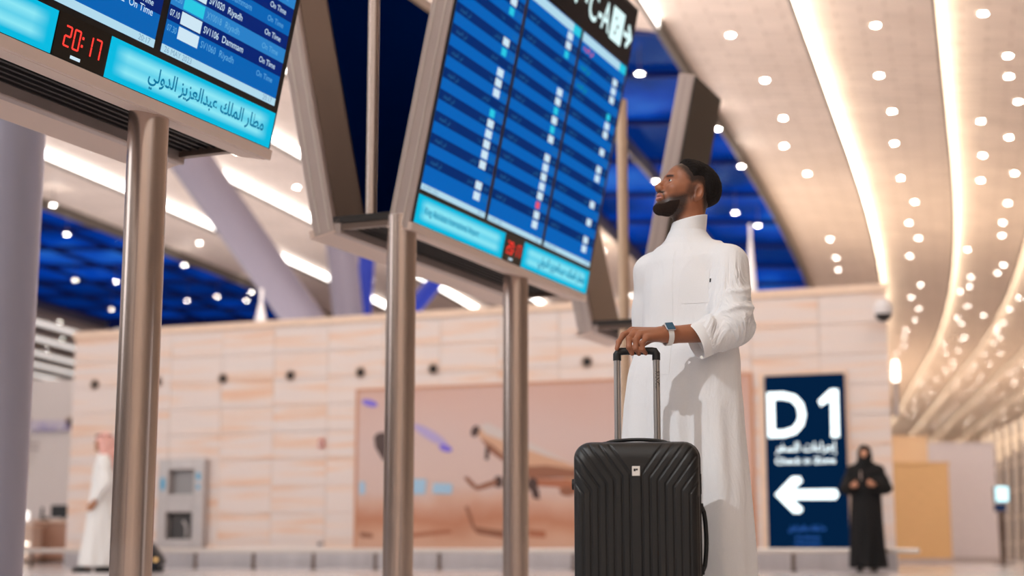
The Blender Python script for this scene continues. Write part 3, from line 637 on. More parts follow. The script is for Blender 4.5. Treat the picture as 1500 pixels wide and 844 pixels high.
def info_board(Q, label, L, poles, lang, pole_r=.0825, lit=True):
    root = tag(empty('flight_board'), label, 'display board'); root.matrix_world = frame((Q.x, Q.y, 0), bd, -bn)
    leaf(FM, root, L, 'steel_casing', lit); leaf(GM, root, L, 'steel_casing', lit)
    # dark inner faces of the V and its floor
    for M, s in ((FM, -1), (GM, 1)):
        MB().par(M @ V((.02, .02, -.156)), M.to_3x3() @ V((L-.04, 0, 0)), M.to_3x3() @ V((0, 2.0, 0)), M.to_3x3() @ V((0, 0, .005))).build('inner_panel', 'steel_dark', root)
    if L > 1: MB().par(GM @ V((.38, .06, -.162)), GM.to_3x3() @ V((L-.44, 0, 0)), GM.to_3x3() @ V((0, 1.92, 0)), GM.to_3x3() @ V((0, 0, .004))).build('inner_reflection', mat('reflection_navy', srgb(0, 26, 84), .6, spec=.0) if 'reflection_navy' not in MATS else 'reflection_navy', root)  # navy sheet: blue reflection on the inner face, put in as colour
    MB().box(-.01, L+.01, .13, BDEP-.13, BZ+.03, BZ+.07).build('underside', 'louver', root)
    for k in range(7): MB().box(.02, L-.02, .17+k*.045, .180+k*.045, BZ+.018, BZ+.035).build('louver_slat', 'louver', root)
    for x in (.0, L-.04): MB().box(x, x+.04, .13, BDEP-.13, BZ-.005, BZ+.04).build('recess_end', 'steel_dark', root)
    MB().box(-.01, L+.01, BDEP-.19, BDEP-.14, BZ-.03, BZ+.06).build('rear_beam', 'steel_casing', root, bevel=.008)
    for s in poles:
        p = MB().tube([(s, .10, 0), (s, .10, BZ+.05)], pole_r, 40).build('pole', 'steel', root, smooth=True)
        MB().tube([(s, .10, 0), (s, .10, .02)], pole_r*1.7, 32).build('foot_plate', 'steel', p, smooth=True)
        MB().tube([(s, .30, BZ+.05), (s, .30, 3.95)], .032, 16).build('mast', 'steel', p, smooth=True)
    bz = MB().par(FM @ V((-.012, -.005, -.012)), (L+.024, 0, 0), FM.to_3x3() @ V((0, 2.11, 0)), FM.to_3x3() @ V((0, 0, .012))).build('bezel', 'bezel', root)
    if not lit: return root
    def P3(x0, x1, y0, y1, z=.002):
        return [FM @ V((x0, y0, z)), FM @ V((x1, y0, z)), FM @ V((x1, y1, z)), FM @ V((x0, y1, z))]
    def flat(name, mm, rects, par, z=.002):
        for r in rects: mb = MB(); mb.quad(*P3(*r, z)); o_ = mb.build(name, mm, par)
        return o_
    rtl = lang == 'ar'; rnd = random.Random(11 if rtl else 5)
    for c in range(3):
        p0 = c*.9; p1 = p0+.855
        pan = flat('screen', 'scr_mid_rtl' if rtl else 'scr_mid', [(p0, p1, .19, 1.665)], root, .002)
        rows = [.295+.0635*k for k in range(21)]
        if rtl:
            flat('row_band', 'scr_dark_rtl', [(p0, p1, rows[k]-.030, rows[k]+.030) for k in range(1, 21, 2)], pan, .003)
        else:
            flat('row_band', 'scr_dark', [(p0, p1, rows[k]-.032, rows[k]+.032) for k in range(1, 21, 2)], pan, .003)
            flat('row_band', 'scr_light', [(p0, p1, rows[k]-.032, rows[k]+.032) for k in range(2, 21, 4)], pan, .003)
        flat('date_bar', 'scr_bar', [(p0, p1, .19, .224)], pan, .003); flat('title_bar', 'scr_bar', [(p0, p1-.13, 1.60, 1.66)], pan, .003); flat('title_end', 'scr_cyan', [(p1-.13, p1, 1.60, 1.66)], pan, .003)
        t1 = MB(); t2 = MB(); t3 = MB(); chips = []; cyan = []; red = []
        put_text(t3, '20:17', FM, .034, p1-.03, .196, 'R', zoff=.004); put_text(t3, '26 MAY 2023', FM, .034, p0+.02, .196, 'L', zoff=.004)
        for k, h in enumerate(rows):
            if rtl:
                r = rnd.random()
                if (k, c) == (2, 1): red.append((p0+.655, p0+.715, h-.022, h+.022))
                elif r < .62 or k < 2: chips.append((p0+.650, p0+.738, h-.024, h+.024))
                elif r < .76: cyan.append((p0+.655, p0+.725, h-.023, h+.023))
                put_text(t2, '20:%02d' % ((k*7+c*11) % 60), FM, .030, p1-.02, h-.011, 'R', zoff=.004)
                if k % 2: put_text(t2, arabic('في الموعد'), FM, .036, p0+.05, h-.010, 'L', .0, zoff=.004); put_text(t2, arabic(('الرياض', 'الدمام', 'جدة')[(k+c) % 3]), FM, .036, p0+.62, h-.010, 'R', zoff=.004)
            else:
                tt = t1 if k % 2 else t2
                tm = {0: '07.30', 1: '07.10', 2: '06.50', 3: '06.45'}.get(k, '06.%02d' % ((40-k*5) % 60)); fl = {0: 'SV1060', 1: 'SV1106', 2: 'XY0018', 3: 'SV1020'}.get(k, 'SV10%02d' % (k*3)); ci = {0: 'Riyadh', 1: 'Dammam', 2: 'Riyadh', 3: 'Riyadh'}.get(k, CITY[k % 5])
                if c == 1 and k == 0: put_text(t1, 'A2  On Time', FM, .042, p1-.05, h+.012, 'R', .003, zoff=.004); continue
                put_text(tt, tm, FM, .038, p0+.008, h-.012, 'L', .003, width=.064, zoff=.004); put_text(tt, fl, FM, .042, p0+.243, h-.014, 'L', .003, width=.108, zoff=.004); put_text(tt, ci, FM, .042, p0+.380, h-.014, 'L', .003, zoff=.004)
                put_text(tt, 'On Time', FM, .036, p0+.668, h-.012, 'L', .003, zoff=.004)
                (cyan if k == 2 else chips).append((p0+.084, p0+.225, h-.026, h+.026))
        if chips: flat('airline_chip', 'scr_chip', chips, pan, .0035)
        if cyan: flat('airline_chip', 'scr_cyan', cyan, pan, .0035)
        if red: flat('airline_chip', 'scr_red', red, pan, .0035)
        if t1.f: t1.build('lettering', 'scr_text', pan)
        if t2.f: t2.build('lettering', 'scr_text_rtl' if rtl else 'scr_text_dim', pan)
        t3.build('lettering', 'scr_text_bar', pan)
        if rtl and c == 2:
            for nm, h, mm in (('status', 1.565, 'scr_red'), ('status', 1.438, 'scr_green'), ('status', 1.311, 'scr_green')):
                g = MB(); put_text(g, arabic('في الموعد'), FM, .045, p0+.04, h-.012, 'L', .015, zoff=.005); g.build(nm, mm, pan)
    # lit name strips and clock below the screens
    for (a, b, kind) in ((.0, 1.195, 'en'), (1.505, L, 'ar')):
        loc = MB().box(0, b-a, 0, .162, 0, .002).build('name_strip', 'strip_glow', root); loc.matrix_local = FM @ Matrix.Translation((a, 0, .0))
        g = MB()
        if kind == 'ar': put_text(g, arabic('مطار الملك عبدالعزيز الدولي'), I4, .082, .255, .062, 'L', .015, width=.845, zoff=.004)
        else: put_text(g, 'King Abdulaziz International Airport', I4, .06, .10, .066, 'L', .006, width=.72, zoff=.004)
        g.build('lettering', 'strip_text', loc)
    ck = MB().par(FM @ V((1.20, .0, 0)), (.30, 0, 0), FM.to_3x3() @ V((0, .165, 0)), FM.to_3x3() @ V((0, 0, .003))).build('clock', 'clock_glass', root)
    x = 1.245
    for i, ch in enumerate('20:17'):
        dg = MB()
        if ch == ':': dg.box(x-.004, x+.006, .068, .078, .004, .0055); dg.box(x-.004, x+.006, .098, .108, .004, .0055); x += .020
        else: seven(dg, ch, x, .046, .038, .080, .0068, .004); x += .051
        dg.v = [tuple(FM @ V(v)) for v in dg.v]; dg.build('clock_digit', 'clock_red', ck)
    cp = MB().par(FM @ V((1.30, .012, .003)), (.055, 0, 0), FM.to_3x3() @ V((0, .012, 0)), FM.to_3x3() @ V((0, 0, .002))); cp.build('clock_plate', 'scr_chip', ck)
    # header with way-finding
    hd = MB().par(FM @ V((0, 1.68, .0)), (L, 0, 0), FM.to_3x3() @ V((0, .40, 0)), FM.to_3x3() @ V((0, 0, .004))).build('header', 'header_black', root)
    g = MB(); put_text(g, arabic('البوابات'), FM, .30, 1.76, 1.85, 'R', .02, zoff=.006); put_text(g, 'C', FM, .24, 1.80, 1.77, 'L', .016, zoff=.006, height=.20)
    put_text(g, '-', FM, .24, 1.975, 1.79, 'L', .03, zoff=.006); put_text(g, 'A', FM, .22, 2.045, 1.775, 'L', .016, zoff=.006, height=.20); g.build('lettering', 'header_white', hd)
    flat('gate_icon', 'header_white', [(2.225, 2.455, 1.755, 1.985)], hd, .006)
    ic = MB()
    for r in ((2.30, 2.325, 1.80, 1.83), (2.33, 2.36, 1.85, 1.88), (2.29, 2.31, 1.90, 1.93)): ic.quad(*P3(*r, .008))
    ic.build('icon_mark', 'header_black', hd)
    a = MB(); a.poly([FM @ V((x, y, .006)) for x, y in ((2.48, 1.845), (2.575, 1.845), (2.535, 1.80), (2.565, 1.775), (2.655, 1.865), (2.565, 1.955), (2.535, 1.93), (2.575, 1.885), (2.48, 1.885))]); a.build('arrow', 'header_white', hd)
    return root
A2 = atZ(606, 325, BZ); B1 = atZ(393, 217, BZ)
info_board(B1 - bd*BL, 'nearest lit flight board with English flight rows and a red 20:17 clock', BL, [1.93, .25], 'en')
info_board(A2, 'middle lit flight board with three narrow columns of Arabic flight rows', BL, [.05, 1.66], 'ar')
A3 = A2 + bd*(BL + 1.72) - bn*.08
b3_ = info_board(A3, 'farthest board, short and unlit, its dark edge rising beside the man\'s head', .72, [], 'ar', .045, False)
b3 = b3_
mt = MB().tube([(.05, .25, 0), (.05, .25, 4.05)], .045, 20).build('mast', mat('tan_metal', srgb(222, 196, 170), .4, .3), b3, smooth=True); MB().tube([(.05, .25, 0), (.05, .25, .03)], .14, 20).build('foot_plate', 'steel', mt, smooth=True)

# pale column at the far left
c = atY(-22, 806, 8.6); o = tag(empty('hall_column', (c.x, 8.6, 0)), 'pale round column at the very left edge', 'column')
MB().tube([(0, 0, 0), (0, 0, 12.0)], .205, 40).build('shaft', mat('col_paint', srgb(188, 192, 216), .35, .3), o, smooth=True); MB().tube([(0, 0, 0), (0, 0, .05)], .26, 40).build('base_ring', 'steel', o, smooth=True)
# ================================================================== black hard-shell suitcase
mat('shell_black', srgb(17, 17, 18), .38, bump=.12, bscale=900, spec=.5); mat('trim_black', srgb(14, 14, 15), .42); mat('rubber', srgb(10, 10, 10), .6)
mat('alu', srgb(205, 203, 203), .28, .9, noise=.03, nscale=2, nmap=(40, 40, .3)); mat('alu_dark', srgb(120, 118, 118), .35, .9); mat('badge', srgb(225, 220, 214), .3, .2)
SW_, SH_, SD_ = .428, .610, .13         # width, height, depth of one half
SUITC = V((.4358, 5.42, 0)); SROT = math.radians(-6.4)
suit = tag(empty('suitcase', SUITC, rot=(0, 0, SROT)), 'black ribbed hard-shell suitcase with raised telescopic handle in front of the man', 'suitcase')
ZB = .055; ZC = ZB + SH_/2; R0 = .055
def rr_ring(m_, n=520):
    """points of a rounded rectangle scaled by m_"""
    a, b, r = SW_/2*m_, SH_/2*m_, max(R0*min(1, m_*1.0), 1e-4)
    r = min(r, a, b); pts = []
    segs = [((a, -b+r), (a, b-r)), ((a-r, b-r), 0), ((a-r, b), (-a+r, b)), ((-a+r, b-r), 1), ((-a, b-r), (-a, -b+r)), ((-a+r, -b+r), 2), ((-a+r, -b), (a-r, -b)), ((a-r, -b+r), 3)]
    # fixed share of samples per segment keeps rings aligned
    cnt = [int(n*.27), int(n*.05), int(n*.18), int(n*.05)]*2
    for i, (p, q) in enumerate(segs):
        c_ = cnt[i]
        for k in range(c_):
            t = k/c_
            if i % 2 == 0: pts.append((p[0]+(q[0]-p[0])*t, p[1]+(q[1]-p[1])*t))
            else:
                an = q*math.pi/2 + t*math.pi/2; pts.append((p[0]+r*math.cos(an), p[1]+r*math.sin(an)))
    return np.array(pts)
def ribs(x, z):
    """relief of the chevron ribs: verticals that break outward near the top"""
    ax = np.abs(x); k, m_ = .72, .42; z0 = .205
    xi = (ax - k*(z - z0))/(1 + k*m_)
    bent = z > z0 - m_*xi
    q = np.where(bent, xi, ax)
    ph = (q - .020)/.0268; fr_ = ph - np.round(ph)
    g = np.clip((np.abs(fr_)*.0268 - .0022)/.0022, 0, 1); g = g*g*(3-2*g)
    on = (q > .012) & (ph > -.4)
    dep = np.where(on, (g - 1)*.0042, 0.0)
    # every other field a little proud, so the ribs read as steps
    return dep
K = 96; rings = []; N_ = None
ms = np.concatenate([np.linspace(.01, 1, K)])
vs_ = []; fs_ = []
def shell(sign, rib):
    vs_ = []
    er = .042
    for m_ in ms:
        p = rr_ring(m_); x, z = p[:, 0], p[:, 1]
        # distance to the outline
        ed = np.minimum(SW_/2*(1-m_), SH_/2*(1-m_)*1.0)
        ed = SW_/2*(1-m_)
        y = SD_ - (er - np.sqrt(max(0, er*er - max(0, er-ed)**2)))
        y = np.full(len(x), y)
        if rib:
            fade = np.clip(ed/.010, 0, 1)
            y = y + ribs(x, z)*fade
        vs_.append(np.stack([x, -sign*y, z+ZC], 1))
    # straight side down to the seam
    p = rr_ring(1.0)
    for t in (.66, .33, .06): vs_.append(np.stack([p[:, 0], np.full(len(p), -sign*(SD_-er)*t), p[:, 1]+ZC], 1))
    n = len(vs_[0]); A = np.concatenate(vs_); F = []
    nr = len(vs_)
    i = np.arange(n); j = (i+1) % n
    for r in range(nr-1):
        q = np.stack([r*n+i, (r+1)*n+i, (r+1)*n+j, r*n+j], 1)
        F.append(q if sign < 0 else q[:, ::-1])
    me = bpy.data.meshes.new('shell'); cap = [tuple(range(n)) if sign < 0 else tuple(range(n-1, -1, -1))]
    me.from_pydata(A.tolist(), [], np.concatenate(F).tolist() + cap); me.update(); me.shade_smooth()
    return me
link('front_shell', shell(1, True), 'shell_black', suit); link('rear_shell', shell(-1, True), 'shell_black', suit)
p = rr_ring(1.012, 200); zp = MB(); n = len(p)
for y in (-.012, .012):
    zp.v += [(a, y, b+ZC) for a, b in p]
zp.f += [(i, (i+1) % n, n+(i+1) % n, n+i) for i in range(n)][::1]
zp.build('zip_band', 'trim_black', suit, smooth=True)
# piping lines beside the zip
for y in (-.02, .02):
    pp = rr_ring(1.008, 120); MB().tube([(a, y, b+ZC) for a, b in pp] + [(pp[0][0], y, pp[0][1]+ZC)], .0035, 8, False).build('piping', 'trim_black', suit, smooth=True)
# badge
bx_, bz_ = .0, ZC+.205
bg_ = MB().box(-.0135, .0135, -SD_-.004, -SD_+.002, bz_-.0165, bz_+.0165).build('badge', 'badge', suit, bevel=.001)
mk = MB().box(-.008, -.001, -SD_-.0046, -SD_-.004, bz_-.001, bz_+.008); mk.box(.000, .006, -SD_-.0046, -SD_-.004, bz_+.002, bz_+.008); mk.build('badge_mark', 'trim_black', bg_)
# top carry handle, side carry handle and lock, grip stud
def arch(pts, r, name, m='trim_black'): return MB().tube(pts, r, 12).build(name, m, suit, smooth=True)
TZ = ZB+SH_
arch([(-.105+.21*i/14, .0, TZ+.004+.011*math.sin(math.pi*i/14)**.6) for i in range(15)], .0065, 'top_handle')
for x in (-.105, .105): MB().box(x-.012, x+.012, -.016, .016, TZ-.004, TZ+.008).build('handle_mount', 'trim_black', suit, bevel=.003)
arch([(SW_/2+.006+.014*math.sin(math.pi*i/14)**.5, -.005, ZC+.085-.215*i/14) for i in range(15)], .008, 'side_handle')
for z in (ZC+.085, ZC-.13): MB().box(SW_/2-.002, SW_/2+.012, -.02, .02, z-.014, z+.014).build('handle_mount', 'trim_black', suit, bevel=.003)
MB().box(SW_/2-.002, SW_/2+.007, -.025, .018, ZC+.13, ZC+.20).build('lock', 'trim_black', suit, bevel=.002)
MB().tube([(-SW_/2+.004, -.02, ZC+.165), (-SW_/2-.012, -.02, ZC+.165)], [.022, .018], 16).build('side_stud', 'rubber', suit, smooth=True)
for x in (-1, 1):
    for y in (-1, 1):
        wx, wy = x*(SW_/2-.045), y*(SD_-.04)
        hs = MB().tube([(wx, wy, .050), (wx, wy, .085)], [.030, .040], 18).build('wheel_housing', 'trim_black', suit, smooth=True)
        w_ = MB().tube([(wx-.018, wy+.01, .026), (wx-.004, wy+.01, .026)], .026, 20); w_.tube([(wx+.004, wy+.01, .026), (wx+.018, wy+.01, .026)], .026, 20); w_.build('wheel', 'rubber', suit, smooth=True)
    MB().box(x*(SW_/2-.02)-.03, x*(SW_/2-.02)+.03, -.10, -.04, ZB+.03, ZB+.075).build('corner_guard', 'trim_black', suit, bevel=.01)
# telescopic handle
HY = SD_+.012; HX = .0705; HT = 1.010; HOX = -.001
for s in (-1, 1):
    x = HOX+s*HX
    b_ = MB().tube([(x, HY, TZ-.25), (x, HY, HT-.026)], .0125, 20).build('handle_tube', 'alu', suit, smooth=True)
    MB().tube([(x, HY-.0122, TZ-.1), (x, HY-.0122, HT-.03)], .0022, 8).build('tube_groove', 'alu_dark', b_, smooth=True)
    MB().box(x-.017, x+.017, HY-.02, HY+.012, TZ-.26, TZ-.2).build('tube_socket', 'trim_black', b_)
    MB().tube([(x, HY, HT-.034), (x, HY, HT-.012), (x-s*.006, HY, HT-.002), (x-s*.02, HY, HT)], [.0148, .0150, .0148, .0140], 20).build('grip_corner', 'trim_black', suit, smooth=True)
MB().tube([(HOX-HX+.012, HY, HT), (HOX+HX-.012, HY, HT)], .0135, 20).build('grip', 'trim_black', suit, smooth=True)
g = MB(); put_text(g, 'FANCL', frame((HOX+HX+.0045, HY-.0132, HT-.075), (0, 0, -1), (1, 0, 0)), .019, 0, -.0075, 'L', .012, width=.062)
# the lettering wraps the front of the tube
g.v = [(v[0], HY - math.sqrt(max(1e-9, .0131**2 - (v[0]-(HOX+HX))**2)) - .0003, v[2]) for v in g.v]
g.build('tube_lettering', 'trim_black', suit)
# ================================================================== implicit surfaces -> smooth meshes (used for the people)
def ln(a): return np.sqrt((a*a).sum(-1))
def smin(a, b, k): h = np.clip(.5 + .5*(b-a)/k, 0, 1); return b + (a-b)*h - k*h*(1-h)
def smax(a, b, k): return -smin(-a, -b, k)
def sst(e0, e1, x): t = np.clip((x-e0)/(e1-e0), 0, 1); return t*t*(3-2*t)
def A_(v): return np.array(tuple(v), dtype=np.float64)
def s_ell(p, c, r): 
    q = (p-A_(c)); r = A_(r); k0 = ln(q/r); k1 = ln(q/(r*r)); return k0*(k0-1)/np.maximum(k1, 1e-9)
def s_cone(p, a, b, ra, rb):
    a, b = A_(a), A_(b); ba = b-a; t = np.clip(((p-a)@ba)/(ba@ba), 0, 1); return ln(p-a-t[:, None]*ba) - (ra+(rb-ra)*t)
def s_chain(p, pts, rs, k=.008):
    d = None
    for i in range(len(pts)-1):
        e = s_cone(p, pts[i], pts[i+1], rs[i], rs[i+1]); d = e if d is None else smin(d, e, k)
    return d
def polygonise(fn, lo, hi, h, blk=6):
    """surface nets on the zero level of fn inside the box lo..hi with cell size h"""
    lo = A_(lo); hi = A_(hi); nb = np.maximum(1, np.ceil((hi-lo)/(h*blk)).astype(int)); n = nb*blk+1
    bc = [lo[i] + (np.arange(nb[i])+.5)*h*blk for i in range(3)]
    C = np.stack(np.meshgrid(*bc, indexing='ij'), -1).reshape(-1, 3); dc = fn(C).reshape(nb)
    near = np.abs(dc) < h*blk*.87*1.6 + h*3
    vals = np.repeat(np.repeat(np.repeat(dc, blk, 0), blk, 1), blk, 2).astype(np.float64)
    vals = np.pad(vals, ((0, 1),)*3, mode='edge')
    act = np.repeat(np.repeat(np.repeat(near, blk, 0), blk, 1), blk, 2); act = np.pad(act, ((0, 1),)*3, mode='edge')
    a2 = act.copy()
    for ax in range(3):          # include the shared border samples of neighbouring blocks
        sh = np.roll(act, 1, ax); sl = [slice(None)]*3; sl[ax] = 0; sh[tuple(sl)] = False; a2 |= sh; act = a2.copy()
    idx = np.argwhere(a2); P = lo + idx*h; out = np.empty(len(P))
    for s in range(0, len(P), 400000): out[s:s+400000] = fn(P[s:s+400000])
    vals[tuple(idx.T)] = out
    ins = vals < 0
    c8 = [(i, j, k) for i in (0, 1) for j in (0, 1) for k in (0, 1)]
    S = lambda A, o: A[o[0]:A.shape[0]-1+o[0], o[1]:A.shape[1]-1+o[1], o[2]:A.shape[2]-1+o[2]]
    cnt = sum(S(ins, o).astype(np.int8) for o in c8); cell = (cnt > 0) & (cnt < 8)
    ci = np.argwhere(cell); vid = np.full(cell.shape, -1, np.int64); vid[cell] = np.arange(len(ci))
    acc = np.zeros((len(ci), 3)); num = np.zeros(len(ci))
    cv = {o: vals[ci[:, 0]+o[0], ci[:, 1]+o[1], ci[:, 2]+o[2]] for o in c8}
    for o in c8:
        for ax in range(3):
            if o[ax]: continue
            q = list(o); q[ax] = 1; q = tuple(q); a, b = cv[o], cv[q]; cr_ = (a < 0) != (b < 0)
            t = np.where(cr_, a/np.where(cr_, a-b, 1), 0); pos = np.array(o, float)+np.zeros((len(ci), 3)); pos[:, ax] += t
            acc += np.where(cr_[:, None], pos, 0); num += cr_
    verts = lo + (ci + acc/num[:, None])*h
    faces = []
    for ax in range(3):
        o1 = [slice(1, -1)]*3; 
        A0 = [slice(1, None)]*3; 
        u, w_ = (ax+1) % 3, (ax+2) % 3
        sl0 = [slice(None)]*3; sl1 = [slice(None)]*3; sl0[ax] = slice(0, -1); sl1[ax] = slice(1, None)
        e0, e1 = ins[tuple(sl0)], ins[tuple(sl1)]; cr_ = e0 != e1
        ii = np.argwhere(cr_); m_ = (ii[:, u] > 0) & (ii[:, w_] > 0) & (ii[:, u] < cell.shape[u]) & (ii[:, w_] < cell.shape[w_]); ii = ii[m_]
        flip = e0[tuple(ii.T)]
        def vv(du, dw):
            q = ii.copy(); q[:, u] -= du; q[:, w_] -= dw; return vid[tuple(q.T)]
        quad = np.stack([vv(1, 1), vv(0, 1), vv(0, 0), vv(1, 0)], 1)
        quad[~flip] = quad[~flip][:, ::-1]; faces.append(quad)
    F = np.concatenate(faces); F = F[(F >= 0).all(1)]
    return verts, F
def relax(v, F, it=1, lam=.5):
    E = np.concatenate([F[:, [0, 1]], F[:, [1, 2]], F[:, [2, 3]], F[:, [3, 0]]]); 
    for _ in range(it):
        s = np.zeros_like(v); c = np.zeros(len(v))
        for a, b in ((0, 1), (1, 0)):
            for k in range(3): s[:, k] += np.bincount(E[:, a], v[E[:, b], k], len(v))
            c += np.bincount(E[:, a], minlength=len(v))
        v = v*(1-lam) + lam*s/np.maximum(c, 1)[:, None]
    return v
def npmesh(name, v, F, org=(0, 0, 0), col=None):
    me = bpy.data.meshes.new(name); v = v - A_(org); F = np.asarray(F)
    me.vertices.add(len(v)); me.vertices.foreach_set('co', v.ravel()); me.loops.add(F.size); me.loops.foreach_set('vertex_index', F.ravel().astype(np.int32))
    me.polygons.add(len(F)); me.polygons.foreach_set('loop_start', np.arange(0, F.size, 4, dtype=np.int32)); me.polygons.foreach_set('loop_total', np.full(len(F), 4, np.int32))
    me.update(calc_edges=True); me.validate(); me.shade_smooth()
    if col is not None:
        a = me.color_attributes.new('Col', 'FLOAT_COLOR', 'POINT'); a.data.foreach_set('color', np.concatenate([col, np.ones((len(col), 1))], 1).astype(np.float32).ravel())
    return me
def attr_mat(name, rough, sss=0.0, bump=0.0, bscale=300, spec=.4):
    m = mat(name, (1, 1, 1, 1), rough, bump=bump, bscale=bscale, spec=spec); t = m.node_tree; p = t.nodes['Principled BSDF']
    a = t.nodes.new('ShaderNodeAttribute'); a.attribute_name = 'Col'; t.links.new(a.outputs['Color'], p.inputs['Base Color'])
    if sss: p.inputs['Subsurface Weight'].default_value = sss; p.inputs['Subsurface Scale'].default_value = .01; p.inputs['Subsurface Radius'].default_value = (1, .4, .2)
    return m
def wob(p, f, seed=0):
    """cheap smooth pseudo noise"""
    x, y, z = p[:, 0]*f+seed, p[:, 1]*f+seed*1.7, p[:, 2]*f+seed*.6
    return (np.sin(x*1.0+1.3*np.sin(y*1.1+z*.3)) + np.sin(y*1.3+1.1*np.sin(z*.9+x*.4)) + np.sin(z*1.2+1.2*np.sin(x*1.1+y*.5)))/3
# ================================================================== the man in a white thobe
attr_mat('skin', .42, .05, .06, 500)
ramp_mat('thobe_cloth', [(.3, srgb(232, 231, 232)), (.7, srgb(235, 234, 235))], 300, .75, spec=.2)
_t = MATS['thobe_cloth'].node_tree; _n = _t.nodes.new('ShaderNodeTexNoise'); _n.inputs['Scale'].default_value = 6; _n.inputs['Detail'].default_value = 4; _n.inputs['Distortion'].default_value = 1.6
_c = _t.nodes.new('ShaderNodeTexCoord'); _m = _t.nodes.new('ShaderNodeMapping'); _m.inputs['Rotation'].default_value = (.5, .4, .3); _m.inputs['Scale'].default_value = (1.2, 1.2, .55); _b = _t.nodes.new('ShaderNodeBump'); _b.inputs['Distance'].default_value = .05; _a = _t.nodes.new('ShaderNodeAttribute'); _a.attribute_name = 'Col'; _t.links.new(_a.outputs['Fac'], _b.inputs['Strength'])
_t.links.new(_c.outputs['Object'], _m.inputs[0]); _t.links.new(_m.outputs[0], _n.inputs['Vector']); _t.links.new(_n.outputs['Fac'], _b.inputs['Height']); _t.links.new(_b.outputs[0], _t.nodes['Principled BSDF'].inputs['Normal'])
mat('beard_brown', srgb(52, 38, 32), .85, bump=1.0, bscale=500, spec=.2)
mat('hair_black', srgb(28, 21, 18), .8, bump=.9, bscale=420, spec=.25)
mat('strap_white', srgb(236, 234, 230), .5); mat('watch_face', srgb(20, 60, 84), .08, emis=(.01, .06, .09, 1), estr=.5); mat('watch_case', srgb(190, 190, 194), .2, .9)
mat('eye_white', srgb(225, 220, 214), .15); mat('iris', srgb(30, 18, 12), .1); mat('sandal', srgb(70, 44, 30), .5); mat('teeth', srgb(236, 230, 222), .2)
MX, MY = .684, 5.90
man = tag(empty('person', (MX, MY, 0)), 'bearded man in a white thobe, hand on the suitcase handle, looking up at the boards', 'person')
MO = (MX, MY, 0)
ya = math.radians(40); tF = np.array((-math.sin(ya), -math.cos(ya), 0)); tL = np.array((math.cos(ya), -math.sin(ya), 0))
def tw(l, f, z): return np.array((MX, MY, 0)) + tL*l + tF*f + np.array((0, 0, z))
# head frame
yh = math.radians(76); ph = math.radians(19)
f0 = np.array((-math.sin(yh), -math.cos(yh), 0)); hL = np.array((math.cos(yh), -math.sin(yh), 0)); Zv = np.array((0, 0, 1.))
hF = f0*math.cos(ph) + Zv*math.sin(ph); hU = -f0*math.sin(ph) + Zv*math.cos(ph); HR = np.stack([hF, hL, hU], 1)
HCN = A_(atY(1008.5, 285.5, 5.90)) + f0*.0
HS = 1.04
NB = A_(atY(1005, 356, 5.905)); NT = A_(atY(1012, 310, 5.905))
def hloc(p): return ((p - HCN) @ HR)/HS
def head_sdf(q):
    """canonical head: x forward, y left, z up"""
    s = q.copy(); s[:, 1] = np.abs(s[:, 1])
    d = s_ell(s, (-.006, 0, .036), (.097, .074, .083))
    d = smin(d, s_ell(s, (.040, 0, .050), (.056, .060, .050)), .03)            # forehead
    d = smin(d, s_ell(s, (.042, 0, -.022), (.062, .058, .080)), .03)           # face
    d = smin(d, s_cone(s, (.000, .048, -.052), (.085, .016, -.094), .017, .018), .028)  # jaw line
    d = smin(d, s_ell(s, (.094, 0, -.090), (.017, .022, .018)), .018)          # chin
    d = smin(d, s_ell(s, (.068, .040, -.012), (.026, .022, .022)), .02)        # cheek
    d = smin(d, s_cone(s, (.099, .006, .030), (.086, .040, .030), .009, .008), .016)    # brow ridge
    d = smax(d, -s_ell(s, (.112, .033, .012), (.022, .019, .013)), .016)       # eye socket
    d = smin(d, s_ell(s, (.083, .032, .011), (.0148, .0165, .0135)), .004)     # lids
    d = smax(d, -s_ell(s, (.101, .034, .0115), (.014, .0125, .0046)), .0015)   # eye opening
    d = smin(d, s_cone(s, (.100, 0, .018), (.122, 0, -.018), .008, .0115), .010)        # nose bridge
    d = smin(d, s_ell(s, (.113, .0125, -.023), (.0125, .0095, .0095)), .008)   # nostril wings
    d = smax(d, -s_ell(s, (.116, .009, -.033), (.005, .004, .004)), .003)
    d = smin(d, s_ell(s, (.094, 0, -.045), (.018, .030, .018)), .014)          # muzzle
    d = smin(d, s_ell(s, (.1055, 0, -.0465), (.0105, .024, .0062)), .004)      # upper lip
    d = smin(d, s_ell(s, (.1035, 0, -.0605), (.0110, .022, .0075)), .004)      # lower lip
    d = smax(d, -s_ell(s, (.114, 0, -.0535), (.012, .026, .0022)), .003)       # mouth line
    # ear
    e = s_ell(s, (-.016, .074, -.001), (.0185, .010, .032)); e = smax(e, -s_ell(s, (-.011, .084, -.001), (.0105, .0075, .019)), .004); e = smin(e, s_ell(s, (-.008, .072, -.026), (.010, .008, .011)), .006)
    d = smin(d, e, .006)
    return d
def neck_sdf(p):
    a = HCN + hF*(-.022) + hU*(-.045)
    return s_cone(p, NB - np.array((0, 0, .06)), a, .066, .060)
def head_world(p):
    d = head_sdf(hloc(p))*HS
    d = smin(d, neck_sdf(p), .022)
    th = HCN + hF*.045 - hU*.085                                     # throat
    return d
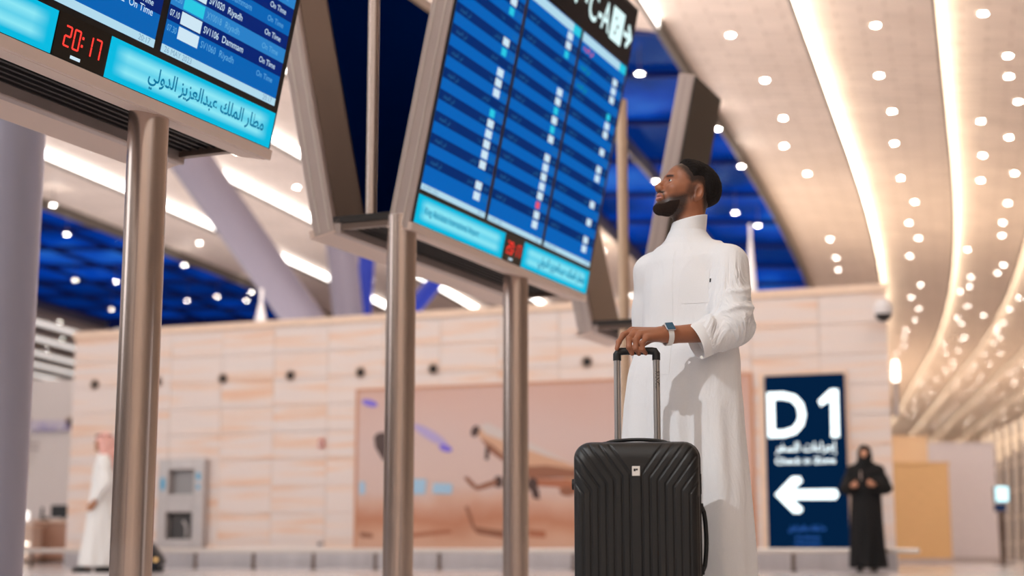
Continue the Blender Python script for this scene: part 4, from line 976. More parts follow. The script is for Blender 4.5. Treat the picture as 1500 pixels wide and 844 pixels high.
# ---- hair and beard as thin shells over the head
_bu = [-.14, -.085, -.060, -.035, -.018, .004, .022, .050, .078, .090, .12]; _bw = [-.045, -.058, -.045, .000, .034, .034, .020, .050, .074, .092, .16]
def hair_f(q): return q[:, 2] - np.interp(q[:, 0], _bu, _bw)
def hair_sdf(p):
    q = hloc(p); f = hair_f(q); t = -.008 + .0090*sst(.012, .034, f) + .016*sst(.026, .070, f) + .0016*wob(p, 330)*sst(.01, .03, f) + .0014*wob(p, 760, 3)*sst(.01, .03, f)
    return head_sdf(q)*HS - t
def beard_m(q, soft=False):
    u, v, w_ = q[:, 0], np.abs(q[:, 1]), q[:, 2]
    top = np.interp(u, [-.01, .012, .03, .055, .075, .088, .12], [.004, -.006, -.020, -.038, -.046, -.060, -.072])
    m_ = sst(.002 if not soft else -.008, .026 if not soft else .010, top - w_)*sst(.010 if not soft else .0, .050 if not soft else .026, u)*sst(-.128, -.112, w_)
    mo = sst(.006, .0, np.abs(w_ + .0375))*sst(.090, .098, u)*sst(.032, .024, v)*1.0    # moustache
    mc = sst(.006, .0, np.abs(v - .029))*sst(.07, .082, u)*sst(-.036, -.044, w_)*.8
    lip = sst(1.25, .95, np.sqrt(((u-.106)/.02)**2 + (v/.026)**2 + ((w_+.0535)/.0145)**2))
    if soft:
        sb = sst(-.014, .006, u)*sst(.045, .02, u)*sst(.05, .01, w_)*sst(-.07, -.02, w_)*.75
        m2 = sst(-.020, .012, top - w_)*sst(-.006, .024, u)*sst(-.136, -.112, w_)*.95
        mo = sst(.0085, .003, np.abs(w_ + .0375))*sst(.082, .094, u)*sst(.034, .026, v)
        return np.clip(np.maximum.reduce([m_, mo, mc, sb, m2]) - lip*1.2, 0, 1)
    return np.clip(np.maximum(m_, mo) - lip*1.2, 0, 1)
def beard_sdf(p):
    q = hloc(p); m_ = beard_m(q); t = -.005 + (.0060 + .0008*sst(.03, .09, q[:, 0]))*m_ + .0011*m_*wob(p, 620) + .0009*m_*wob(p, 1250, 2)
    return head_sdf(q)*HS - t
# ---- limbs
SLj = tw(.186, -.005, 1.383); SRj = tw(-.172, -.005, 1.385)
EL = A_(atY(1074, 484, 5.690)); WRI = A_(atY(984, 490.5, 5.612)); ELS = A_(atY(1071, 474, 5.690))
HMAT = suit.matrix_world if False else (Matrix.Translation(SUITC) @ Matrix.Rotation(SROT, 4, 'Z'))
GC = A_(HMAT @ V((HOX, HY, HT))); gx_ = A_(HMAT.to_3x3() @ V((1, 0, 0)))     # grip centre and direction
def hp(px, py, dy): return A_(atY(px, py, GC[1]+dy))
HANDJ = dict(
    index=[hp(926, 484.5, .020), hp(913, 491, .002), hp(906.5, 501, -.010), hp(903.5, 511, -.016)],
    middle=[hp(930, 487, .000), hp(921.5, 496, -.024), hp(921.5, 508.5, -.030), hp(926, 518, -.021)],
    ring=[hp(938, 490, -.014), hp(931.5, 498.5, -.034), hp(931.5, 510.5, -.036), hp(936, 518.5, -.023)],
    pinky=[hp(948, 495, -.022), hp(941, 502.5, -.040), hp(941, 512, -.037), hp(946, 518, -.024)],
    thumb=[hp(962, 492, .030), hp(947, 500, .043), hp(935, 509, .036), hp(927, 515, .024)])
RADJ = dict(index=[.0130, .0108, .0094, .0080], middle=[.0135, .0114, .0102, .0088], ring=[.0130, .0108, .0098, .0084], pinky=[.0120, .0096, .0088, .0076], thumb=[.017, .013, .0115, .0098])
def hand_sdf(p):
    d = s_cone(p, EL, WRI, .041, .0315)
    mid = (HANDJ['middle'][0] + HANDJ['ring'][0])/2; WP = WRI + .28*(mid - WRI)
    d = smin(d, s_cone(p, WRI, WP, .0305, .0265), .012)
    palm = None
    for k in ('index', 'middle', 'ring', 'pinky'):
        e = s_cone(p, WP + (HANDJ[k][0]-mid)*.35, HANDJ[k][0], .0225, .0145); palm = e if palm is None else smin(palm, e, .010)
    palm = smin(palm, s_cone(p, WP + np.array((0, .01, 0)), HANDJ['thumb'][0], .022, .018), .015)
    d = smin(d, palm, .012)
    for k, j in HANDJ.items():
        e = s_chain(p, j, RADJ[k], .004)
        for q in j[1:3]: e = smin(e, ln(p-q) - RADJ[k][1]*.97, .004)          # knuckles
        d = smin(d, e, .005 if k != 'thumb' else .010)
    return d
# right arm hangs behind the body, feet stand on the floor
ERj = SRj + np.array((-.02, .09, -.29)); WRr = ERj + np.array((.06, .02, -.25)); HRr = WRr + np.array((.03, -.02, -.09))
def lower_sdf(p):
    d = s_cone(p, tw(-.09, 0, .9), tw(-.10, 0, .10), .085, .045); d = smin(d, s_cone(p, tw(.09, 0, .9), tw(.10, 0, .10), .085, .045), .02)
    for s in (-.1, .1):
        d = smin(d, s_cone(p, tw(s, -.03, .055), tw(s*1.2, .15, .036), .040, .030), .03); d = smin(d, s_ell(p, tw(s*1.25, .18, .03), (.045, .045, .022)), .02)
    t = (p - A_(MO)); l = t@tL; f = t@tF; z = p[:, 2]
    b = (np.sqrt((l/.155)**2 + (f/.10)**2)-1)*.10; b = np.maximum(b, np.maximum(z-1.43, .86-z))
    d = smin(d, b, .05); d = smin(d, s_cone(p, SRj, SLj, .05, .05), .05)
    d = smin(d, s_cone(p, SRj, ERj, .05, .042), .03); d = smin(d, s_cone(p, ERj, WRr, .040, .027), .02); d = smin(d, s_cone(p, SLj, EL, .048, .043), .03); d = smin(d, s_cone(p, WRr, HRr, .03, .022), .02)
    for k in range(4): d = smin(d, s_cone(p, HRr + np.array(((k-1.5)*.006, (k-1.5)*.016, 0)), HRr + np.array((.012+(k-1.5)*.006, (k-1.5)*.015, -.085+.008*abs(k-1.5))), .0095, .008), .004)
    d = smin(d, s_cone(p, WRr+np.array((0, -.02, -.03)), HRr + np.array((.03, -.035, -.02)), .013, .009), .008)
    return smin(d, neck_sdf(p), .04)
SKIN = np.array(srgb(156, 100, 72)[:3]); SKIN_W = np.array(srgb(182, 118, 84)[:3]); HAIRC = np.array(srgb(26, 18, 16)[:3]); LIP = np.array(srgb(204, 146, 142)[:3])
def skin_cols(v):
    q = hloc(v); c = np.tile(SKIN, (len(v), 1)); r = ln(q) < .2
    fade = sst(-.024, .016, hair_f(q) + .003*wob(v, 300))*r; bm = beard_m(q, True)*r
    warm = (sst(.05, .12, q[:, 0])*sst(.03, -.02, np.abs(q[:, 2]-.0))*r*.5)[:, None]; c = c*(1-warm) + SKIN_W*warm
    lip = (sst(1.1, .85, np.sqrt(((q[:, 0]-.108)/.018)**2 + (q[:, 1]/.024)**2 + ((q[:, 2]+.0545)/.0128)**2))*r*.85)[:, None]; c = c*(1-lip) + LIP*lip
    mouth = (sst(.0035, .001, np.abs(q[:, 2]+.0535))*sst(.09, .1, q[:, 0])*sst(.026, .02, np.abs(q[:, 1]))*r*.7)[:, None]; c = c*(1-mouth) + np.array(srgb(120, 60, 56)[:3])*mouth
    brow = (sst(.0055, .002, np.abs(q[:, 2] - (.031 - .18*(np.abs(q[:, 1])-.03)**2*20)))*sst(.012, .016, np.abs(q[:, 1]))*sst(.052, .046, np.abs(q[:, 1]))*sst(.06, .075, q[:, 0])*r*.85)[:, None]; c = c*(1-brow)+HAIRC*brow
    k = np.maximum(fade*.95, bm*.92*(1 + .12*wob(v, 900)))[:, None].clip(0, 1); c = c*(1-k) + HAIRC*k
    return c
parts_v, parts_f = [], []; off = 0
for fn, lo, hi, h in ((head_world, HCN-np.array((.18, .17, .19)), HCN+np.array((.17, .17, .18)), .0026),
                      (hand_sdf, np.minimum(EL, GC)-np.array((.13, .10, .09)), np.maximum(EL, GC)+np.array((.06, .11, .08)), .0034),
                      (lower_sdf, np.array((MX-.36, MY-.36, .0)), np.array((MX+.36, MY+.36, 1.60)), .016)):
    v, F = polygonise(fn, lo, hi, h); parts_v.append(v); parts_f.append(F+off); off += len(v)
bv, bf = np.concatenate(parts_v), np.concatenate(parts_f)
body = link('body', npmesh('body', bv, bf, MO, skin_cols(bv)), 'skin', man)
v, F = polygonise(hair_sdf, HCN-np.array((.16, .14, .12)), HCN+np.array((.16, .14, .19)), .0030); link('hair', npmesh('hair', v, F, MO), 'hair_black', man)
v, F = polygonise(beard_sdf, HCN-np.array((.19, .12, .16)), HCN+np.array((.10, .12, .06)), .0027); link('beard', npmesh('beard', v, F, MO), 'beard_brown', man)
# keep only the shell outside the head (inner closed surfaces stay hidden inside it)
for s in (-1, 1):
    c = HCN + HR @ np.array((.0845, .032*s, .0125))*HS - A_(MO)
    e = MB(); e.lathe([(.0001, .0125)] + [(.0125*math.sin(a), .0125*math.cos(a)) for a in np.linspace(.2, 3.14, 10)], Matrix.Translation(c), 16); eye = e.build('eye', 'eye_white', man, smooth=True)
    g = A_(HR @ np.array((.98, .10*s, .06))); g /= ln(g)
    irm = frame(c + g*.0112, Vector(g).orthogonal(), Vector(g).cross(Vector(g).orthogonal()), Vector(g))
    MB().lathe([(.0001, .0020), (.0035, .0016), (.0058, .0002)], irm, 16).build('iris', 'iris', eye, smooth=True)

# ---- thobe
CUFF = A_(atY(1018, 502.5, 5.635)); CDIR = (ELS - np.array((0, 0, .012)) - CUFF); CDIR /= ln(CDIR)
_tz = [0.05, .30, .60, .85, 1.00, 1.15, 1.30, 1.40, 1.46]; _ta = [.300, .285, .268, .250, .232, .196, .186, .178, .12]; _tb = [.200, .190, .178, .168, .150, .134, .128, .112, .085]
def thobe_sdf(p):
    t = (p - A_(MO)); z = p[:, 2]
    t = t + np.array((.030, 0, 0))*sst(1.18, .95, z)[:, None]
    l = t@tL; f = t@tF
    a = np.interp(z, _tz, _ta); b = np.interp(z, _tz, _tb)
    fo = f - .012*sst(1.0, 1.3, z)
    th = np.arctan2(fo, l)
    d = (np.sqrt((l/a)**2 + (fo/b)**2) - 1)*np.minimum(a, b)*.93
    ramp_ = sst(1.15, .45, z)
    d = d + ramp_*(.0065*np.sin(6*th + 1.1*np.sin(2.3*z+1) + 2.0) + .005*np.sin(11*th - 2.5*z + 1.0*np.sin(3*z)) + .0025*np.sin(19*th+4*z))
    # soft diagonal drag lines on chest and belly
    d = d + .0030*sst(.8, 1.05, z)*np.sin(34*(z*.8 + l*.75) + 2.2*np.sin(8*l+3*z))*sst(-.05, .15, l) + .0022*np.sin(26*(z*.35 - l*.9) + 1.6*np.sin(9*z))*sst(.9, 1.1, z)
    d = np.maximum(d, np.maximum(.075 - z, z - 1.455))
    sh = smin(s_cone(p, tw(-.145, -.005, 1.375), tw(0, -.02, 1.437), .064, .070), s_cone(p, tw(.160, -.005, 1.376), tw(0, -.02, 1.440), .066, .072), .03); d = smin(d, sh, .05)
    d = smin(d, s_cone(p, NB - np.array((0, 0, .07)), NB + np.array((.004, 0, .012)), .094, .074), .055)
    d = np.where(z > 1.30, smax(d, s_ell(p, tw(0, 0, 1.27), (.42, .42, .30)), .03), d)
    # sleeves
    q = p.copy(); 
    va = ELS - SLj; ta = np.clip(((p-SLj)@va)/(va@va), 0, 1)
    up_ = s_cone(p, SLj + np.array((-.008, 0, -.012)), ELS + np.array((.004, .006, -.004)), .078, .078)
    ph1 = 11*ta + 20*(p[:, 0]-SLj[0]) + 9*(p[:, 1]-SLj[1]) + 1.5*wob(p, 14, 2)
    am = .5 + .5*wob(p, 17, 5)
    up_ = up_ - .014*am*np.exp(-(np.sin(ph1)/.42)**2)*sst(.05, .45, ta) + .0032*wob(p, 38, 1)*sst(.2, .8, ta)
    sc_ = np.array((1, 1.42, 1.0)); q = p*sc_
    fa = s_cone(q, (ELS+np.array((.004, .004, -.010)))*sc_, CUFF*sc_, .074, .066)/1.1
    tb_ = np.clip(((p-EL)@(CUFF-EL))/((CUFF-EL)@(CUFF-EL)), 0, 1)
    ph2 = 7.5*tb_ + 26*(p[:, 2]-EL[2]) + 1.8*wob(p, 16, 8)
    fa = fa - .012*(.5+.5*wob(p, 19, 3))*np.exp(-(np.sin(ph2)/.45)**2)*sst(1.0, .6, tb_) + .0030*wob(p, 45, 4)*sst(1.0, .7, tb_)
    slv = smin(up_, fa, .025)
    cut = -((p - CUFF)@CDIR); slv = smax(slv, cut + .034, .006)
    d = smin(d, slv, .016)
    # pinch between sleeve and body
    rs = smin(s_cone(p, SRj, ERj, .074, .064), s_cone(p, ERj, WRr, .062, .058), .02); rs = np.maximum(rs, (p-WRr)@((WRr-ERj)/ln(WRr-ERj)))
    d = smin(d, rs + .003*np.sin(40*z+12*p[:, 0]), .03)
    # the space around the hand side of the cuff stays free
    # collar
    ax = (NT-NB); axl = ln(ax); ax = ax/axl
    r_ = p - NB; h_ = r_@ax; rad = ln(r_ - h_[:, None]*ax)
    top = .105 + .0
    nrm = np.array((.33, 0, -.94)); nrm = ax*1.0 + np.array((-.42, 0, 0)); nrm /= ln(nrm)
    ctop = A_(atY(1008, 321.5, 5.905)); cap_ = (p - ctop)@nrm
    d = smax(d, -np.maximum(rad - .058, -(h_ + .01)), .004)
    return d
v, F = polygonise(thobe_sdf, np.array((MX-.46, MY-.42, .06)), np.array((MX+.44, MY+.42, 1.60)), .0068); v = relax(v, F, 1, .35)
_sl = np.minimum(s_cone(v, SLj, ELS, .09, .085), s_cone(v, ELS, CUFF, .085, .075)); _wm = .22 + .78*sst(.03, -.01, _sl)*sst(1.40, 1.30, v[:, 2])
thobe = link('thobe', npmesh('thobe', v, F, MO, np.stack([_wm]*3, 1)), 'thobe_cloth', man)
# ---- sewn details laid on the cloth
bvh = BVHTree.FromPolygons([Vector(x) for x in v], [tuple(f) for f in F])
def patch(name, l0, l1, z0, z1, m, thick=.0022, nl=14, nz_=18, par=None, shape=None):
    def grid(o_):
        out = []
        for j in range(nz_+1):
            for i in range(nl+1):
                l, z = l0+(l1-l0)*i/nl, z0+(z1-z0)*j/nz_
                if shape: l, z = shape(i/nl, j/nz_, l, z)
                o = Vector(tw(l, .45, z)); hit = bvh.ray_cast(o, Vector(-tF))
                q = hit[0] if hit[0] is not None else Vector(tw(l, .10, z)); nn = hit[1] if hit[0] is not None else Vector(tF)
                out.append(q + Vector(tF)*o_)
        return out
    mb = MB(); top_ = grid(thick); bot = grid(-.004); n = nl+1; k = len(top_)
    fs = [(j*n+i, (j+1)*n+i, (j+1)*n+i+1, j*n+i+1) for j in range(nz_) for i in range(nl)]
    edge = [i for i in range(n)] + [j*n+nl for j in range(1, nz_+1)] + [nz_*n+i for i in range(nl-1, -1, -1)] + [j*n for j in range(nz_-1, 0, -1)]
    fs += [(edge[a], edge[(a+1) % len(edge)], k+edge[(a+1) % len(edge)], k+edge[a]) for a in range(len(edge))]
    mb.add([x - Vector(MO) for x in top_ + bot], fs); o = mb.build(name, m, par or man, smooth=True); return o
patch('placket', -.018, .018, .95, 1.425, 'thobe_cloth', .0014, 4, 40)
patch('pocket', .055, .150, 1.215, 1.335, 'thobe_cloth', .0014, 10, 12)
patch('pocket_hem', .053, .152, 1.318, 1.338, 'thobe_cloth', .0018, 10, 3)
patch('garment_tag', .155, .160, 1.292, 1.306, 'trim_black', .003, 1, 2)
# stand collar: a double-walled band, higher at the nape than at the throat
cax = (NT-NB)/ln(NT-NB); cnr = cax + np.array((-.40, -.03, 0)); cnr /= ln(cnr); ctop = A_(atY(1008, 322, 5.905)); c1 = np.cross(cax, np.array((0, 1., 0))); c1 /= ln(c1); c2 = np.cross(cax, c1)
cv_ = []; nseg = 56
for (fz, r_) in ((-.35, .092), (-.12, .0815), (.15, .0745), (.5, .0690), (.9, .0660), (.985, .0655), (1.0, .0645), (.985, .0632), (.5, .0630), (.0, .0630)):
    for k in range(nseg):
        an = 2*math.pi*k/nseg; dr = c1*math.cos(an) + c2*math.sin(an); r2 = r_*(1 + .010*math.sin(2*an+.6) + .006*math.sin(5*an))
        b_ = NB + dr*r2; hh_ = ((ctop - b_)@cnr)/(cax@cnr); cv_.append(b_ + cax*hh_*fz - A_(MO))
cl_ = MB(); cl_.add(cv_, [(r*nseg+k, (r+1)*nseg+k, (r+1)*nseg+(k+1) % nseg, r*nseg+(k+1) % nseg) for r in range(9) for k in range(nseg)]); cl_.build('collar', 'thobe_cloth', man, smooth=True, sharp=False)
# cuff: a double-walled band around the sleeve end
cfv = []; nseg = 48; e1 = np.array((0, 0, 1.)) - CDIR*CDIR[2]; e1 /= ln(e1); e2 = np.cross(CDIR, e1)
for (t_, rz, ry) in ((.060, .0560, .0400), (.040, .0672, .0490), (.020, .0670, .0490), (.002, .0668, .0490), (.0, .0660, .0480), (.001, .0646, .0466), (.020, .0640, .0460), (.060, .0600, .0430)):
    for k in range(nseg):
        an = 2*math.pi*k/nseg; wv = 1 + .018*math.sin(3*an+1) + .012*math.sin(5*an + 40*t_)
        cfv.append(CUFF + CDIR*t_ + (e1*math.cos(an)*rz + e2*math.sin(an)*ry)*wv - A_(MO))
cf = MB(); cf.add(cfv, [(r*nseg+k, r*nseg+(k+1) % nseg, (r+1)*nseg+(k+1) % nseg, (r+1)*nseg+k) for r in range(7) for k in range(nseg)]); cf.build('cuff', 'thobe_cloth', man, smooth=True, sharp=False)
# cuff button
bc_ = A_(atY(1027.5, 523.5, 5.572)) - A_(MO); MB().lathe([(.0001, .003), (.005, .0028), (.006, .0)], frame(bc_, (1, 0, 0), (0, 0, 1)), 14).build('cuff_button', 'strap_white', man, smooth=True)
# ---- wrist watch
wc_ = WRI + (HANDJ['middle'][0]-WRI)*-.0; ad = (EL-WRI); ad /= ln(ad); wpos = A_(atY(977.5, 490.5, WRI[1]-.002)) 
upv = np.array((0, -.80, .60)); upv -= ad*(upv@ad); upv /= ln(upv); sdv = np.cross(upv, ad)
wt = empty('wristwatch', tuple(wpos - A_(MO)), man); 
st_ = MB(); n = 36; prof = []
for i in range(n):
    an = 2*math.pi*i/n; rr = .0378
    for s, r2 in ((-.0105, 0), (.0105, 0), (.0105, .0026), (-.0105, .0026)): st_.v.append(tuple((upv*math.cos(an) + sdv*math.sin(an))*(rr+r2) + ad*s))
st_.f = [(i*4+a, i*4+(a+1) % 4, ((i+1) % n)*4+(a+1) % 4, ((i+1) % n)*4+a) for i in range(n) for a in range(4)]
st_.build('strap', 'strap_white', wt, smooth=True)
cm = frame(upv*.0362, ad, sdv, upv); 
cs = MB().box(-.0175, .0175, -.0195, .0195, 0, .0085).build('watch_case', 'watch_case', wt, bevel=.004); cs.data.transform(cm)
fc_ = MB().box(-.0155, .0155, -.0175, .0175, .0085, .0095).build('watch_face', 'watch_face', wt, bevel=.002); fc_.data.transform(cm)
# sandals
for s in (-.1, .1):
    a = tw(s*.95, -.06, .0)-A_(MO); b = tw(s*1.3, .215, .0)-A_(MO); so = MB().tube([tuple(a+np.array((0, 0, .012))), tuple((a+b)/2+np.array((0, 0, .012))), tuple(b+np.array((0, 0, .012)))], [.036, .042, .040], 20); so.v = [(x, y, min(max(z, 0), .018)) for x, y, z in so.v]; so.build('sandal', 'sandal', man, smooth=True)
# ================================================================== passers-by
attr_mat('skin_far', .5)
mat('abaya', srgb(16, 15, 17), .75, spec=.3); mat('far_thobe', srgb(236, 234, 232), .8, spec=.2); mat('shoe_black', srgb(16, 14, 14), .4)
def far_person(px, feet_y, label, build):
    b = atZ(px, feet_y, 0); r = tag(empty('person', b), label, 'person'); build(r, A_(b)); return r
def put(name, fn, lo, hi, h, m, root, O, col=None):
    v, F = polygonise(lambda p: fn(p), lo, hi, h); v = relax(v, F, 1, .3)
    me = npmesh(name, v, F, (0, 0, 0), None if col is None else np.tile(np.array(col), (len(v), 1))); return link(name, me, m, root)
# woman in a black abaya, local frame: she faces the camera, turned a little to the left
def woman(r, O):
    f = np.array((-.35, -.94, 0)); l = np.array((.94, -.35, 0)); w_ = lambda a, b, z: l*a + f*b + np.array((0, 0, z))
    H = 1.66
    hc = w_(0, .02, 1.53)
    Lh, Rh = w_(.115, .20, 1.14), w_(-.135, .19, 1.13)
    Le, Re = w_(.25, .02, 1.10), w_(-.25, .02, 1.10)
    def head(p):
        d = s_ell(p, hc, (.075, .09, .11)); d = smin(d, s_cone(p, w_(0, 0, 1.30), hc, .055, .055), .03); d = smin(d, s_ell(p, hc+f*.09+np.array((0, 0, .0)), (.014, .02, .02)), .02)
        for hnd, el in ((Lh, Le), (Rh, Re)):
            dr = (hnd-el)/ln(hnd-el); d = np.minimum(d, smin(s_cone(p, el, hnd, .04, .03), s_ell(p, hnd+dr*.04, (.045, .045, .04)), .02))
            for k in range(4): d = smin(d, s_cone(p, hnd+dr*.06+np.array((0, 0, .026-.017*k)), hnd+dr*.10+f*.02+np.array((0, 0, .022-.017*k))-dr*.02*(k % 2), .011, .009), .006)
            d = smin(d, s_cone(p, hnd+dr*.03+np.array((0, 0, .03)), hnd+dr*.07+np.array((0, 0, .055)), .012, .009), .008)
        for s in (-1, 1):
            d = np.minimum(d, s_cone(p, w_(.08*s, 0, .9), w_(.09*s, .02*s, .08), .08, .045))
        t = np.sqrt((p@l/.15)**2 + (p@f/.10)**2)-1; d = smin(d, np.maximum(t*.1, np.maximum(p[:, 2]-1.36, .85-p[:, 2])), .05)
        return d
    put('body', head, (-.45, -.45, .03), (.45, .45, 1.70), .012, 'skin_far', r, O, srgb(196, 140, 112)[:3])
    def cloth(p):
        z = p[:, 2]; a = np.interp(z, [.04, .5, 1.0, 1.3, 1.42], [.245, .225, .20, .19, .12]); b = np.interp(z, [.04, .5, 1.0, 1.3, 1.42], [.21, .18, .15, .13, .09]); th = np.arctan2(p@f, p@l)
        d = (np.sqrt((p@l/a)**2 + (p@f/b)**2)-1)*b; d = d + .012*sst(1.1, .3, z)*(np.sin(7*th+2*np.sin(3*z)) + .6*np.sin(13*th-3*z)); d = np.maximum(d, .05-z)
        d = smin(d, s_cone(p, w_(-.15, 0, 1.33), w_(.15, 0, 1.33), .07, .07), .06)
        for s, el, hnd in ((1, Le, Lh), (-1, Re, Rh)):
            e = smin(s_cone(p, w_(.165*s, 0, 1.33), el, .085, .09), s_cone(p, el, el+(hnd-el)*.86, .09, .085), .04); e = np.maximum(e, (p-(el+(hnd-el)*.86))@((hnd-el)/ln(hnd-el))); d = smin(d, e + .006*np.sin(45*z), .03)
        return d
    put('abaya', cloth, (-.5, -.5, .03), (.5, .5, 1.45), .014, 'abaya', r, O)
    def veil(p):
        z = p[:, 2]; d = s_ell(p, hc+np.array((0, 0, .01))-f*.012, (.098, .108, .135)); d = smin(d, s_cone(p, w_(0, 0, 1.40), w_(0, -.01, 1.46), .10, .085), .05); d = smin(d, s_cone(p, w_(0, .04, 1.28), w_(0, .03, 1.40), .085, .09), .05)
        face = s_ell(p, hc+f*.10+np.array((0, 0, .035)), (.062, .062, .050)); return smax(d + .004*np.sin(60*z+20*p[:, 0]), -face, .012)
    put('head_scarf', veil, (-.25, -.25, 1.15), (.25, .25, 1.72), .010, 'abaya', r, O)
    for s, dy in ((-1, .05), (1, -.02)):
        a = w_(.09*s, dy-.02, .03); b = w_(.10*s, dy+.22, .025); MB().tube([tuple(a), tuple(a*.5+b*.5), tuple(b)], [.035, .042, .030], 14).build('shoe', 'shoe_black', r, smooth=True)
    MB().box(-.006, .006, -.004, .004, -.07, .05).build('pendant', mat('pendant', srgb(200, 180, 170), .4), r).location = tuple(w_(-.04, .155, 1.27))
wo_ = far_person(1273, 838, 'woman in a black abaya and face veil walking beside the D1 sign', woman)
wo_.scale = (1.055,)*3
# man in white thobe and red chequered headscarf, walking to the left
def walker(r, O):
    f = np.array((-.97, -.24, 0)); l = np.array((.24, -.97, 0)); w_ = lambda a, b, z: l*a + f*b + np.array((0, 0, z))
    hc = w_(0, .03, 1.68); Lh = w_(.20, .10, .90); Le = w_(.26, -.04, 1.14); Rh = w_(-.24, -.22, .86); Re = w_(-.25, -.12, 1.12)
    def body(p):
        d = s_ell(p, hc, (.095, .078, .115)); d = smin(d, s_cone(p, w_(0, -.01, 1.44), hc-f*.02, .058, .058), .03); d = smin(d, s_ell(p, hc+f*.10-np.array((0, 0, .01)), (.02, .015, .02)), .02); d = smin(d, s_ell(p, hc+f*.07-np.array((0, 0, .085)), (.035, .035, .03)), .03)
        for hnd, el in ((Lh, Le), (Rh, Re)):
            dr = (hnd-el)/ln(hnd-el); d = np.minimum(d, smin(s_cone(p, el, hnd, .042, .03), s_ell(p, hnd+dr*.05, (.04, .04, .05)), .02))
            for k in range(4): d = smin(d, s_cone(p, hnd+dr*.08+f*(.026-.017*k), hnd+dr*.14+f*(.022-.017*k)+l*.02, .011, .009), .006)
            d = smin(d, s_cone(p, hnd+dr*.03+f*.03, hnd+dr*.08+f*.055, .012, .009), .008)
        for s in (-1, 1): d = np.minimum(d, s_cone(p, w_(.08*s, 0, .95), w_(.08*s, .16*s, .08), .08, .045))
        t = np.sqrt((p@l/.17)**2 + (p@f/.11)**2)-1; d = smin(d, np.maximum(t*.11, np.maximum(p[:, 2]-1.46, .9-p[:, 2])), .05); return d
    put('body', body, (-.45, -.45, .03), (.45, .45, 1.85), .012, 'skin_far', r, O, srgb(178, 122, 88)[:3])
    def cloth(p):
        z = p[:, 2]; zz = [.06, .5, 1.0, 1.35, 1.5]; a = np.interp(z, zz, [.21, .20, .20, .21, .13]); b = np.interp(z, zz, [.27, .21, .165, .14, .09]); th = np.arctan2(p@f, p@l); d = (np.sqrt((p@l/a)**2 + ((p@f)/b)**2)-1)*np.minimum(a, b)
        d = d + .010*sst(1.2, .3, z)*(np.sin(6*th+2*np.sin(3*z)) + .6*np.sin(11*th-3*z)); d = np.maximum(d, .07-z); d = smin(d, s_cone(p, w_(-.16, 0, 1.43), w_(.16, 0, 1.43), .075, .075), .06)
        for s, el, hnd in ((1, Le, Lh), (-1, Re, Rh)):
            q = el+(hnd-el)*.86; e = smin(s_cone(p, w_(.18*s, 0, 1.42), el, .085, .075), s_cone(p, el, q, .075, .06), .03); e = np.maximum(e, (p-q)@((hnd-el)/ln(hnd-el))); d = smin(d, e+.005*np.sin(40*z), .03)
        return d
    put('thobe', cloth, (-.5, -.5, .05), (.5, .5, 1.56), .014, 'far_thobe', r, O)
    def scarf(p):
        z = p[:, 2]; d = s_ell(p, hc+np.array((0, 0, .03))-f*.012, (.125, .105, .115)); d = smin(d, s_cone(p, hc-f*.05-np.array((0, 0, .02)), w_(0, -.13, 1.42), .105, .15), .05); d = smin(d, s_cone(p, hc+l*.05-f*.02, w_(.12, -.02, 1.44), .06, .08), .04)
        d = d + .006*np.sin(38*z+30*(p@f)); return smax(d, -s_ell(p, hc+f*.14-np.array((0, 0, .02)), (.10, .085, .10)), .015)
    m = ramp_mat('chequer', [(.35, srgb(214, 140, 128)), (.65, srgb(236, 196, 186))], 40, .8); put('headscarf', scarf, (-.35, -.35, 1.20), (.35, .35, 1.88), .011, m, r, O)
    MB().tube([tuple(hc + np.array((0, 0, .085)) - f*.012 + (f*math.cos(a)*.098 + l*math.sin(a)*.083)) for a in np.linspace(0, 2*math.pi, 29)], .016, 10, False).build('head_cord', mat('agal', srgb(96, 50, 44), .6), r, smooth=True)
    for s in (-1, 1):
        a = w_(.08*s, .14*s-.04, .03); b = w_(.08*s, .14*s+.21, .028); MB().tube([tuple(a), tuple(a*.5+b*.5), tuple(b)], [.036, .044, .030], 14).build('shoe', 'shoe_black', r, smooth=True)
wk_ = far_person(146, 838, 'man in white thobe and red headscarf walking left behind the steel pole', walker)
# the little trolley case he pulls, tilted
wk_.scale = (1.07,)*3
tcase = tag(empty('trolley_case', atZ(229, 838, 0)), 'small dark navy trolley case tilted on its wheels beside the steel pole', 'suitcase')
mat('navy_case', srgb(18, 24, 36), .4)
tilt = Matrix.Rotation(math.radians(-38), 4, 'Y'); 
def tb(name, m, x0, x1, y0, y1, z0, z1, bev): o = MB().box(x0, x1, y0, y1, z0, z1).build(name, m, tcase, bevel=bev); o.data.transform(Matrix.Translation((.05, 0, .03)) @ tilt); return o
tb('case_body', 'navy_case', -.11, .11, -.17, .17, .03, .50, .03); tb('pocket', 'navy_case', .11, .135, -.13, .13, .08, .36, .015); tb('side_badge', mat('amber_badge', srgb(240, 190, 110), .3, emis=(1, .6, .25, 1), estr=.5), .04, .09, -.176, -.17, .10, .15, .004); tb('side_badge', 'steel_casing', -.06, -.02, -.176, -.17, .14, .18, .004)
for y in (-.13, .13): o = MB().tube([(-.02, y-.02, .035), (-.02, y+.02, .035)], .035, 16).build('wheel', 'rubber', tcase, smooth=True); o.location = (.06, 0, 0)
for y in (-.08, .08): h = MB().tube([(-.09, y, .50), (-.09, y, .86)], .008, 10).build('handle_tube', 'alu', tcase, smooth=True); h.data.transform(Matrix.Translation((.05, 0, .03)) @ tilt)
h = MB().tube([(-.09, -.09, .86), (-.09, .09, .86)], .013, 10).build('grip', 'trim_black', tcase, smooth=True); h.data.transform(Matrix.Translation((.05, 0, .03)) @ tilt)

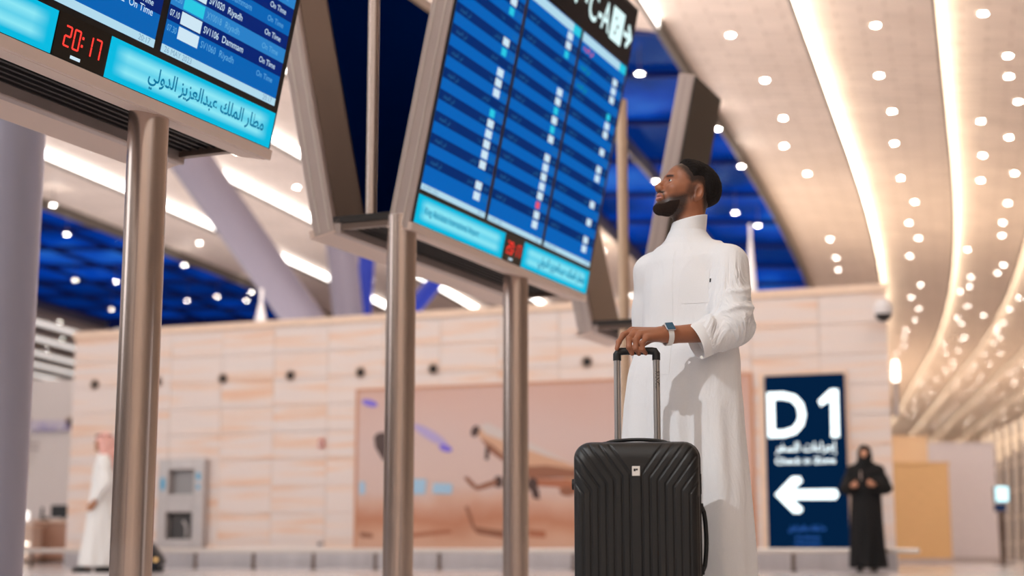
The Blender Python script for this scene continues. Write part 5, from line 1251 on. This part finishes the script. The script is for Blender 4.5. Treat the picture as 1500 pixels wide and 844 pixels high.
# ================================================================== small round downlights in the ceiling
dl_trim = MB().lathe([(.11, 0), (.13, -.02), (.10, -.03), (.085, -.015)], seg=16).mesh('downlight'); dl_trim.materials.append(MATS['downlight_trim'])
dl_glow = MB().lathe([(.09, -.012), (.0001, -.012)], seg=14).mesh('glow'); dl_glow.materials.append(MATS['downlight_glow'])
rnd = random.Random(21)
def downlight(x, y, z, label, group):
    o = link('ceiling_light_dot', dl_trim); o.location = (x, y, z); tag(o, label, 'downlight', group); g = link('glow', dl_glow, None, o)
def in_view(x, y, z):
    zc = y*CP + (z-CAMH)*SP
    if zc < 1: return False
    px = 750+FPX*x/zc; py = 422-FPX*((z-CAMH)*CP - y*SP)/zc
    return -10 < px < 1510 and -10 < py < 700
nD = 0
for i in range(len(OFFS)-1):
    a, b = OFFS[i], OFFS[i+1]
    if b - a > 6: continue
    right = a > 8
    rows_ = (.32, .70) if a > 14 else (.5,)
    y = 30.0 + rnd.random()*2
    while y < (150 if right else 90):
        y += (2.0 if a > 14 else 3.5) if right else 4.6
        if rnd.random() < (.12 if right else .30): continue
        yy = y + rnd.uniform(-.5, .5); x = a+(b-a)*rnd.choice(rows_)+gx(yy)+rnd.uniform(-.3, .3)
        fr_ = (x-gx(yy)-a)/(b-a); z = HI + (LO-HI)*fr_
        if not in_view(x, yy, z) or opening(i, yy) or opening(i, yy-4) or opening(i, yy+4): continue
        if right: downlight(x, yy, z, 'small bright downlight among the warm curved ceiling bands beyond the man', 'downlights in the warm ceiling')
        else: downlight(x, yy, z, 'small bright downlight in the pale ceiling bands behind the flight boards', 'downlights in the pale ceiling')
        nD += 1
# lights reflected in the large skylight's glass, put in as glowing discs on stems
for (px, py) in ((98, 343), (40, 342), (78, 300), (110, 410), (170, 412), (163, 453), (270, 388), (274, 440), (318, 434), (361, 440), (368, 428)):
    p = atZ(px, py, 11.6); o = link('ceiling_light_dot', dl_trim); o.location = p; tag(o, 'small glowing disc standing for a light reflected in the large blue skylight behind the near board pole', 'downlight', 'reflected lights in the large skylight'); link('glow', dl_glow, None, o); st2 = MB().tube([(0, 0, 0), (0, 0, .75)], .012, 8).build('stem', 'steel_dark', o)
for (px, py) in ((937, 107), (961, 265), (1051, 188), (1086, 243), (1077, 311), (1110, 330), (884, 367)):  # spot lamps hung below the skylight by the man
    p = atZ(px, py, 11.6); o = link('ceiling_light_dot', dl_trim); o.location = p; tag(o, 'small bright spot lamp hanging under the blue skylight around the man\'s head', 'downlight', 'spot lamps under the skylight by the man'); link('glow', dl_glow, None, o); st2 = MB().tube([(0, 0, 0), (0, 0, .75)], .012, 8).build('stem', 'steel_dark', o)
print('downlights', nD)
